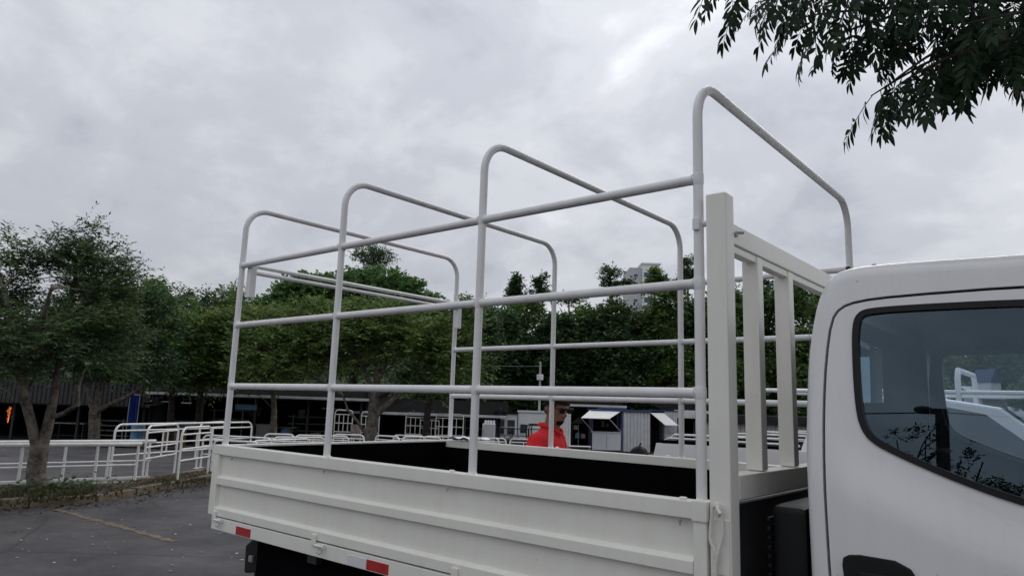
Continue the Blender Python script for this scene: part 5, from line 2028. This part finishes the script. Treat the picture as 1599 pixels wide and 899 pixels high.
bl = [B((-20.268, 11.826, 3.008), 85, 55, s3), B((-21.341, 11.432, 3.72), 55, 40, s3), B((-18.526, 12.477, 3.717), 85, 46, s3), B((-16.964, 13.833, 3.527), 88, 56, s3), B((-15.933, 14.83, 2.93), 52, 50, s3),
      B((-17.95, 13.475, 4.411), 70, 24, s3), B((-20.156, 12.27, 4.458), 65, 24, s3), B((-16.472, 14.085, 1.826), 45, 26, s3), B((-15.823, 15.246, 4.5), 32, 34, s3), B((-21.91, 11.087, 3.097), 40, 50, s3)]
tree('olive_tree', b3, 'broad olive green tree with a spotted trunk behind the truck bed', 'trees standing along the yard', st, bl, 'leaf_olive', 'bark',
     dict(n=1050, twigs=7, leaves=10, L=.15, tl_=.55, shell=.55, hole=.25, holes=1.3, layer=.25), 90, 5)

# thinner trees between them, further back
for i, (px, lab, cr) in enumerate((
        (0, 'thin dark trunk and crown right of the blue tarp', [B((-29.101, 11.579, 3.464), 60, 52, .0271), B((-30.561, 11.44, 4.552), 40, 24, .0271), B((-28.672, 12.179, 2.363), 50, 26, .0271)]),
        (1, 'olive crown on a thin trunk beside the rear hoop', [B((-28.821, 13.127, 3.523), 55, 46, .028), B((-28.527, 13.163, 4.499), 42, 16, .028), B((-29.007, 13.18, 2.551), 50, 26, .028)]),
        (2, 'brownish trunk between the rear and second hoop legs', [B((-26.129, 14.182, 3.002), 60, 45, .0271), B((-27.354, 14.17, 4.411), 45, 34, .0271)]),
        (3, 'leaning dark trunk right of the spotted trunk', [B((-20.537, 18.925, 2.835), 60, 42, .0271), B((-20.08, 20.347, 4.163), 40, 60, .0271)]))):
    bp_ = [(-29.598, 11.984), (-29.717, 13.215), (-26.244, 14.777), (-20.601, 18.148)][i]
    tp_ = [(-29.232, 11.54, 3.139), (-29.187, 12.822, 3.508), (-26.046, 14.308, 2.739), (-20.027, 18.067, 2.658)][i]
    md_ = [(-29.426, 11.782, 1.265), (-29.496, 13.042, 1.292), (-26.114, 14.597, 1.136), (-20.374, 18.057, 1.355)][i]
    tree('leafy_tree' if i != 1 else 'olive_tree', bp_, lab, 'trees standing along the yard',
         [([Vector(up(bp_, -.8)), Vector(md_), Vector(tp_)], .17, .09)] + [([Vector(tp_), Vector(tp_).lerp(Vector(c[0]), .5) + Vector((0, 0, .2)), Vector(c[0])], .08, .03) for c in cr],
         cr, ('leaf_mid', 'leaf_olive', 'leaf_olive', 'leaf_dark')[i], 'bark_dark' if i != 2 else 'bark',
         dict(n=480, twigs=6, leaves=9, L=.19, tl_=.6, shell=.55, hole=.25, holes=1.1), 20, 20 + i)

# mid distance trees on the left skyline
GL_ = 'trees on the left skyline behind the sheds'
for i, (c, rx, rz, lab) in enumerate((
        ((-46.13, 17.552, 7.58), 30, 32, 'tall thin topped tree left of the skyline notch'),
        ((-45.789, 19.305, 6.93), 36, 36, 'mid green tree with two tops on the left skyline'),
        ((-47.393, 21.844, 7.325), 26, 34, 'darker narrow tree with a round top on the left skyline'),
        ((-42.236, 20.972, 6.924), 34, 38, 'open leafy tree just left of the rear hoop leg'),
        ((-48.697, 17.064, 5.974), 50, 50, 'dark bushy tree behind the second trunk'),
        ((-39.736, 22.022, 5.675), 40, 34, 'bushy tree right of the rear hoop leg, below the dome tree'),
        ((-51.264, 15.242, 4.405), 70, 55, 'dark bushy tree seen under the crown of the near feathery tree'),
        ((-56.044, 12.563, 4.311), 75, 55, 'dark bushy tree at the left edge behind the workshop'),
        ((-60.044, 9.232, 4.145), 75, 55, 'dark bushy tree behind the workshop, beyond the left edge'))):
    s_ = 47 / 1106
    c = Vector(c) - Vector((0, 0, (.35, .35, .5, .3, 1.2, .75, .6, .6, .6)[i]))
    bl = [(tuple(c), (rx * s_, rx * s_, rz * s_)), (tuple(c + Vector((.3, .2, -2.4))), (rx * 1.3 * s_, rx * 1.3 * s_, rz * s_)),
          (tuple(c + Vector((-.3, .2, -4.2))), (rx * 1.3 * s_, rx * 1.3 * s_, rz * .9 * s_)),
          (tuple(c + Vector((.25 * (i % 3 - 1), 0, rz * s_ * .95))), (rx * .30 * s_, rx * .30 * s_, 15 * s_)), (tuple(c + Vector((-.5, .3, rz * s_ * .8))), (rx * .22 * s_, rx * .22 * s_, 8 * s_))]
    tree('skyline_tree', (c.x, c.y), lab, GL_, [([Vector((c.x, c.y, -1)), Vector((c.x + .1, c.y, c.z - 3)), c], .2, .05)], bl,
         ('leaf_mid', 'leaf_mid', 'leaf_dark', 'leaf_mid', 'leaf_dark', 'leaf_olive', 'leaf_dark', 'leaf_dark', 'leaf_dark')[i], 'bark_dark',
         dict(n=330, twigs=6, leaves=8, L=.24, tl_=.7, shell=.55, hole=.35, holes=1.0), 0, 40 + i)

# big dome shaped tree
s_ = 62 / 1106
bl = [B((-51.271, 37.252, 6.758), 158, 108, s_), B((-47.034, 39.116, 8.499), 72, 72, s_), B((-47.381, 37.056, 10.548), 66, 40, s_), B((-51.301, 33.911, 9.834), 70, 40, s_), B((-53.566, 32.322, 8.362), 60, 40, s_),
      B((-55.276, 31.435, 5.812), 45, 70, s_), B((-44.786, 39.754, 8.177), 38, 50, s_)]
bd_ = (-51.991, 38.559)
tree('dome_tree', bd_, 'huge dense dome shaped tree rising above the others behind the cage', None,
     [([Vector(up(bd_, -1)), Vector(up(bd_, 3)), Vector(up(bd_, 7))], .6, .3)] + [([Vector(up(bd_, 4)), Vector(c[0])], .25, .1) for c in bl], bl, 'leaf_dome', 'bark_dark',
     dict(n=1500, twigs=6, leaves=5, L=.40, tl_=.75, shell=.16, up=.5, spread=.6, droop=.3, asp=.6), 0, 60)
s_ = 75 / 1106
bw = (-59.189, 47.196)
bl = [B((-57.621, 44.349, 16.608), 26, 16, s_), B((-58.522, 43.642, 16.371), 14, 10, s_), B((-56.694, 45.15, 16.513), 14, 9, s_), B((-57.617, 44.756, 14.742), 20, 20, s_)]
tree('sparse_tree', bw, 'sparse grey green treetop peeping above the dome tree', None, [([Vector(up(bw, -1)), Vector(up(bw, 9)), Vector((-57.558, 44.373, 16.744))], .3, .05)] +
     [([Vector((-57.775, 44.768, 14.069)), Vector(c[0])], .1, .03) for c in bl], bl,
     'leaf_feather', 'bark_dark', dict(n=110, twigs=6, leaves=7, L=.30, tl_=.9, shell=.6, hole=.3, holes=.8), 14, 61)

# the wall of dark trees at right
GF = 'tall dark trees forming the wood behind the booths'
rs = random.Random(17)
FT = [(715, 505, 'leaf_dark', 'right of the broad olive tree'), (765, 485, 'leaf_dark', 'behind the third hoop leg'),
      (815, 478, 'leaf_mid', 'under the column shaped treetop'), (862, 488, 'leaf_dark', 'behind the second far hoop leg'),
      (905, 492, 'leaf_mid', 'lighter green, below the umbrella shaped treetop'), (950, 478, 'leaf_dark', 'left of the apartment block'),
      (1000, 488, 'leaf_dark', 'in front of the apartment block'), (1040, 462, 'leaf_mid', 'right of the apartment block'),
      (1085, 470, 'leaf_dark', 'behind the front hoop leg'), (1135, 450, 'leaf_mid', 'behind the headboard post'),
      (1185, 446, 'leaf_dark', 'between the first two headboard bars'), (1235, 450, 'leaf_mid', 'between headboard and truck cab'),
      (1290, 470, 'leaf_mid', 'hidden mostly by the rear of the cab'), (1360, 500, 'leaf_mid', 'behind the cab pillar'),
      (1430, 530, 'leaf_mid', 'seen at the left edge of the far cab window'), (1490, 530, 'leaf_olive', 'pale green through the cab window, left of the house'),  # haze and reflection are put into the paler leaves seen through the cab
      (1545, 545, 'leaf_mid', 'behind the house with the blue gable'), (1600, 535, 'leaf_mid', 'right of the house with the blue gable'), (1660, 525, 'leaf_olive', 'furthest right of the wood'),
      (672, 520, 'leaf_dark', 'left end of the wood behind the olive tree')]
XF = {
    715: ((-39.29, 39.388), (-38.69, 38.299, 8.004), 57),
    765: ((-35.289, 38.752), (-34.642, 37.578, 8.711), 54),
    815: ((-35.332, 42.684), (-34.62, 41.392, 9.541), 57),
    862: ((-31.652, 41.781), (-31.017, 40.629, 8.718), 54),
    905: ((-31.77, 45.651), (-31.116, 44.464, 8.978), 57),
    950: ((-28.353, 44.53), (-27.678, 43.306, 9.337), 54),
    1000: ((-28.01, 48.782), (-27.339, 47.565, 9.338), 57),
    1040: ((-24.978, 47.34), (-24.24, 46.002, 10.247), 54),
    1085: ((-24.646, 51.584), (-23.9, 50.232, 10.392), 57),
    1135: ((-21.416, 50.307), (-20.631, 48.884, 10.973), 54),
    1185: ((-20.688, 54.881), (-19.843, 53.348, 11.777), 57),
    1235: ((-17.666, 53.43), (-16.882, 52.006, 11.129), 54),
    1290: ((-16.532, 58.342), (-15.786, 56.99, 10.73), 57),
    1360: ((-12.979, 57.333), (-12.391, 56.266, 8.918), 54),
    1430: ((-10.991, 62.957), (-10.494, 62.055, 7.912), 57),
    1490: ((-10.832, 80.281), (-10.222, 79.174, 9.461), 70),
    1545: ((-8.158, 82.507), (-7.624, 81.538, 8.636), 70),
    1600: ((-5.485, 84.734), (-4.9, 83.673, 9.371), 70),
    1660: ((-1.887, 70.538), (-1.37, 69.599, 8.545), 57),
    672: ((-38.777, 35.848), (-38.267, 34.923, 6.881), 54),
}
for i, (px, py, lf, lab) in enumerate(FT):
    bs, tp, D_ = XF[px]
    tp = Vector(tp)
    s_ = D_ / 1106
    R0 = (34 + rs.uniform(-3, 6)) * s_
    H = tp.z + 1
    bl = []
    k = 9
    for j in range(k):
        a = j * 2.4 + rs.uniform(-.4, .4)
        hz = tp.z - (j / (k - 1)) * (H - 1.5) - .9
        rad = R0 * (.25 + .6 * min(1, j / 3)) * rs.uniform(.5, 1.0)
        q = (bs[0] + math.cos(a) * rad, bs[1] + math.sin(a) * rad, max(.8, hz + rs.uniform(-.5, .5)))
        bl.append((q, (R0 * rs.uniform(.6, 1.0), R0 * rs.uniform(.6, 1.0), (H / k) * rs.uniform(.9, 1.4))))
    tree('woodland_tree', bs, 'dark green woodland tree ' + lab, GF, [([Vector(up(bs, -1)), Vector(up(bs, H * .5)), Vector(up(bs, tp.z - .8))], .3, .08)], bl, lf, 'bark_dark',
         dict(n=620, twigs=6, leaves=6, L=.34, tl_=.85, shell=.4, up=.25, droop=.3, asp=.5, hole=.1, holes=.8), 0, 80 + i)
EM = [((-37.716, 45.128), [B((-36.731, 43.121, 11.706), 8, 14, .0542), B((-36.93, 43.152, 10.791), 8, 12, .0542), B((-36.779, 43.428, 10.104), 10, 12, .0542)], 'narrow column shaped treetop wrapped in creeper', 'leaf_dark', 90, 0),
      ((-36.132, 46.446), [B((-35.052, 44.485, 11.935), 11, 9, .0542), B((-35.446, 44.319, 11.173), 9, 8, .0542), B((-34.972, 44.782, 10.873), 9, 10, .0542), B((-35.989, 43.981, 10.617), 8, 4, .0542)], 'loose treetop just right of the column shaped one', 'leaf_dark', 42, .2),
      ((-31.508, 50.298), [B((-30.541, 48.103, 12.763), 16, 7, .0542), B((-31.043, 47.801, 12.209), 9, 5, .0542), B((-29.96, 48.703, 12.254), 9, 5, .0542), B((-29.357, 49.263, 12.013), 8, 5, .0542), B((-30.567, 48.37, 11.429), 16, 8, .0542)], 'umbrella shaped treetop left of the apartment block', 'leaf_dark', 60, .15),
      ((-28.716, 52.623), [B((-27.675, 50.513, 12.776), 9, 10, .0542), B((-27.311, 50.955, 12.151), 11, 9, .0542), B((-28.004, 50.447, 11.802), 10, 9, .0542)], 'treetop covering the right corner of the apartment block', 'leaf_mid', 60, .1),
      ((-26.55, 54.427), [B((-25.435, 52.183, 13.775), 9, 10, .0542), B((-25.439, 52.411, 12.709), 13, 12, .0542), B((-26.153, 51.942, 12.093), 12, 8, .0542)], 'pointed treetop just left of the front hoop leg', 'leaf_dark', 60, .15),
      ((-35.479, 49.651), [B((-34.566, 47.765, 10.916), 16, 5, .056), B((-33.825, 48.358, 11.057), 10, 4, .056)], 'low flat treetop between the far hoop legs', 'leaf_mid', 34, .2)]
for i, (bs, bl, lab, lf, nn, ho) in enumerate(EM):
    tree('emergent_tree', bs, lab, 'tall treetops standing clear of the wood',
         [([Vector(up(bs, -1)), Vector(bs + (4,)) if False else Vector((bs[0], bs[1], 5)), Vector(bl[0][0])], .22, .06)] +
         [([Vector(bl[-1][0]) - Vector((0, 0, .5)), Vector(q[0])], .07, .03) for q in bl], bl, lf, 'bark_dark',
         dict(n=nn, twigs=6, leaves=7, L=.27, tl_=.55, shell=.5, up=.3, asp=.5, hole=ho, holes=1.2), 0, 120 + i)

# ---------------------------------------------------------------- overhanging tree at top right
ot = thing('overhanging_tree', (3.6, 3.7, 0), 'tree with large compound leaves hanging in from the top right corner', 'tree')


def leaf_mesh(seed, npair, ln, lw_, rach):
    """one compound leaf: stalk along +X with paired leaflets"""
    g = random.Random(seed)
    mb = MB()
    stalk = [Vector((rach * t, 0, -.16 * rach * t * t)) for t in (0, .25, .5, .75, 1)]
    mb.tube(stalk, [.0022, .002, .0017, .0013, .001], 5)

    def leaflet(p, d, l, w, roll):
        d = d.normalized()
        s = d.cross(Vector((0, 0, 1)))
        s = (s.normalized() if s.length > .01 else Vector((0, 1, 0)))
        s = Matrix.Rotation(roll, 3, d) @ s
        nn = s.cross(d)
        sec = [(0.0, .02), (.12, .42), (.32, .92), (.52, 1.0), (.74, .72), (.9, .34), (1.0, .02)]
        vs = []
        for t, q in sec:
            c = p + d * l * (.05 + t * .95) - nn * (t * t * l * .14)
            vs += [c - s * w / 2 * q + nn * w * .12 * q, c, c + s * w / 2 * q + nn * w * .12 * q]
        fs = []
        for i in range(len(sec) - 1):
            fs += [(3 * i, 3 * i + 1, 3 * i + 4, 3 * i + 3), (3 * i + 1, 3 * i + 2, 3 * i + 5, 3 * i + 4)]
        mb.add(vs, fs)
    for j in range(npair):
        t = .2 + .78 * j / max(1, npair - 1)
        p = Vector((rach * t, 0, -.16 * rach * t * t))
        for sg_ in (-1, 1):
            if g.random() < .06:
                continue
            l = ln * g.uniform(.8, 1.12) * (1 - .25 * abs(t - .55))
            a = R(52 - 18 * t) + g.uniform(-.2, .2)
            d = Vector((math.cos(a), sg_ * math.sin(a), -.28 + g.uniform(-.25, .15)))
            leaflet(p + Vector((g.uniform(-.006, .006), 0, 0)), d, l, lw_ * g.uniform(.85, 1.15), g.uniform(-.5, .5))
    leaflet(stalk[-1], Vector((1, g.uniform(-.1, .1), -.4)), ln * .95, lw_, g.uniform(-.3, .3))
    me = mb.mesh('leaf')
    me.shade_smooth()
    me.materials.append(M['leaf_over'])
    return me


LM = [leaf_mesh(i, 6 + i % 3, .074 + .006 * (i % 2), .0195, .22 + .02 * (i % 3)) for i in range(6)]
LS = [leaf_mesh(20 + i, 8, .040, .013, .17) for i in range(2)]
BR = [  # branchlets: points, leaf spacing, small leaves at the tip
    [(1.152, 1.703, 3.931), (0.781, 1.285, 3.805), (0.466, 0.972, 3.721), (0.228, 0.724, 3.631), (-0.023, 0.461, 3.564), (-0.125, 0.379, 3.548)],
    [(1.16, 1.379, 3.62), (0.834, 1.116, 3.565), (0.573, 0.906, 3.519), (0.326, 0.644, 3.467), (0.161, 0.448, 3.422)],
    [(1.152, 1.642, 3.6), (0.854, 1.394, 3.588), (0.608, 1.133, 3.525), (0.414, 0.916, 3.468), (0.27, 0.74, 3.419), (0.196, 0.622, 3.365)],
    [(1.169, 1.922, 3.594), (0.883, 1.617, 3.585), (0.649, 1.365, 3.532), (0.466, 1.162, 3.452), (0.36, 1.017, 3.406)],
    [(1.159, 1.564, 3.371), (0.939, 1.374, 3.396), (0.76, 1.229, 3.369), (0.628, 1.074, 3.266), (0.52, 0.945, 3.139), (0.462, 0.908, 3.082)],
    [(1.156, 1.82, 3.402), (0.979, 1.643, 3.531), (0.814, 1.455, 3.452), (0.722, 1.331, 3.362), (0.676, 1.248, 3.262)],
    [(1.153, 1.323, 3.237), (1.035, 1.208, 3.312), (0.929, 1.123, 3.294), (0.864, 1.077, 3.251)],
    [(1.182, 1.199, 3.314), (1.063, 1.094, 3.335), (0.94, 0.997, 3.304), (0.838, 0.917, 3.274), (0.755, 0.854, 3.245)],
    [(1.184, 1.706, 3.426), (1.071, 1.606, 3.45), (0.979, 1.532, 3.432), (0.928, 1.502, 3.371)],
    [(1.166, 2.054, 3.586), (0.846, 1.724, 3.561), (0.573, 1.46, 3.414), (0.428, 1.301, 3.275), (0.338, 1.181, 3.172)],
    [(1.157, 1.442, 3.317), (0.856, 1.191, 3.305), (0.677, 1.06, 3.215), (0.572, 0.927, 3.117), (0.504, 0.882, 3.06)],
    [(1.159, 1.629, 3.688), (0.814, 1.344, 3.659), (0.515, 1.063, 3.486), (0.34, 0.873, 3.379), (0.27, 0.824, 3.334)],
    [(1.173, 1.976, 3.97), (0.706, 1.476, 3.855), (0.334, 1.063, 3.7), (0.094, 0.873, 3.645), (-0.052, 0.762, 3.594)],
    [(1.178, 2.284, 3.795), (0.97, 2.103, 3.82), (0.763, 1.871, 3.782), (0.577, 1.684, 3.615)],
]
root_pt = Vector((1.329, 1.882, 3.787))
lm_ = MB()
trunk_top = Vector((3.5, 3.6, 4.3))
mt_ = [Vector((3.6, 3.7, -.1)), Vector((3.62, 3.7, .2)), Vector((3.55, 3.66, 1.6)), Vector((3.6, 3.6, 3.0)), trunk_top]
lm_.tube(mt_, [.30, .22, .19, .17, .14], 14)
lm_.tube(spline([trunk_top, trunk_top.lerp(root_pt, .4) + Vector((0, 0, .35)), root_pt]), .06, 10)
lm_.build('trunk', M['bark_dark'], ot)
V, P = foliage([((2.6, 1.6, 6.5), (3.1, 3.1, 1.6)), ((4.2, 4.0, 6.3), (2.4, 2.4, 1.6)), ((3.4, -.6, 6.6), (2.6, 2.2, 1.5)), ((3.6, 3.2, 5.4), (1.2, 1.2, .7)), ((1.15, .7, 5.6), (1.8, 1.8, .75))], 980, 7, 9, .13, .5, 77, shell=.6, hole=.2)  # unseen crown, its low dense lobe added to shade the front hoop
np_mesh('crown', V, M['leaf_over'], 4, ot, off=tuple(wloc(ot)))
for q in ((2.2, 1.4, 6.4), (4.6, 4.4, 6.2), (3.6, -.6, 6.5)):
    MB().tube(limb_path(trunk_top - Vector((0, 0, .3)), q, 5), [.12, .11, .10, .085, .07, .055, .045, .03], 8).build('limb', M['bark_dark'], ot)
rs = random.Random(31)
cnt = 0
dn = Vector((0, 0, -1))
for bi, pts in enumerate(BR):
    P = spline([root_pt] + [Vector(q) for q in pts], 2)
    k = len(P)
    MB().tube(P, [.014 - .0115 * i / (k - 1) for i in range(k)], 6).build('branch', M['bark_dark'], ot)
    acc, side = 0.0, 1
    for i in range(4, k):
        acc += (P[i] - P[i - 1]).length
        while acc > .054:
            acc -= .054
            side = -side
            d = (P[i] - P[i - 1]).normalized()
            lat = d.cross(Vector((0, 0, 1))).normalized() * side
            if i > k - 3:
                dr = d * .9 + lat * .3 + dn * .55
            else:
                dr = d * rs.uniform(.2, .6) + lat * rs.uniform(.2, .7) + dn * rs.uniform(.45, 1.15)
            dr.normalize()
            tipm = bi in (4, 11) and i > k - 5
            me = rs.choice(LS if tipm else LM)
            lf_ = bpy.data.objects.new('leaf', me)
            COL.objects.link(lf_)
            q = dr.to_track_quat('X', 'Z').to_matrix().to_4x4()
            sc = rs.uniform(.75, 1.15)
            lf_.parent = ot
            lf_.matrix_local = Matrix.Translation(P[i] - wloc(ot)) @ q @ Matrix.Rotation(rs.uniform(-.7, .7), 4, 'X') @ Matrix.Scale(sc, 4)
            cnt += 1
print('leaves', cnt)

# ---------------------------------------------------------------- utility pole and tree across the road, mirrored in the cab window
pb = Vector((-1.31, -12.596, 3.792))
t = thing('utility_pole', (pb.x, pb.y, 0), 'dark utility pole with cables mirrored in the cab window', 'pole')
ztop = Vector((-1.279, -12.499, 4.364)).z
P_(MB().tube([(0, 0, 0), (0, 0, ztop * .5), (0, 0, ztop)], [.13, .115, .11], 12), 'shaft', 'woodpole', t)
P_(MB().box(-.4, .1, -.05, .05, ztop - .05, ztop + .04), 'crossarm', 'woodpole', t)
lampp = MB()
ball(lampp, (-.30, 0, ztop + .02), (.17, .09, .07))
P_(lampp, 'lamp_head', 'woodpole', t)
for i in range(4):
    w_ = [Vector((.05, .1, ztop - .15 - .3 * i)), Vector((-.3 - .1 * i, .15, ztop - .6 - .2 * i)), Vector((-.45, .2, ztop - 1.2 - .3 * i)), Vector((-.1, .16, ztop - 1.6 - .1 * i))]
    P_(MB().tube(spline(w_), .012, 5), 'cable', 'rubber', t)
P_(MB().tube([(-.25, .2, 0), (-.25, .2, ztop - 1.0), (-.1, .16, ztop - .8)], .03, 6), 'conduit', 'rubber', t)
for sx in (-1, 1):
    w_ = [Vector((sx * 30 * i / 14, 0, ztop - .02 - .5 * math.sin(math.pi * i / 14))) for i in range(15)]
    P_(MB().tube(w_, .012, 4), 'line', 'rubber', t)
tb = Vector((-1.47, -11.63, 3.276))
bl = [((-1.882, -11.713, 3.643), (.55, .3, .07)), ((-1.406, -11.581, 3.667), (.30, .3, .06)), ((-0.91, -11.692, 3.37), (.35, .3, .12)), ((-0.539, -11.237, 3.281), (.3, .2, .05)), ((-2.346, -11.456, 3.409), (.3, .3, .08)), ((-1.57, -11.627, 3.18), (.7, .5, .12)), ((-0.933, -11.744, 2.943), (.9, .6, .14)), ((-0.246, -11.834, 2.737), (1.0, .6, .16)), ((-1.222, -11.745, 2.568), (2.6, 1, .22)),
      ((-0.086, -11.858, 2.609), (2.0, 1, .2))]
tree('roadside_bush', (tb.x, tb.y), 'dark loose bush beside the utility pole mirrored in the cab window', None, [([Vector((tb.x, tb.y, -.1)), Vector((tb.x, tb.y, .8)), Vector((tb.x, tb.y, 1.6))], .09, .03)] +
     [([Vector((tb.x, tb.y, .7)), Vector(q[0])], .03, .01) for q in bl], bl,
     'leaf_dark', 'bark_dark', dict(n=150, twigs=6, leaves=7, L=.085, tl_=.22, shell=.6, hole=.2, holes=1.5), 0, 150, cat='bush')
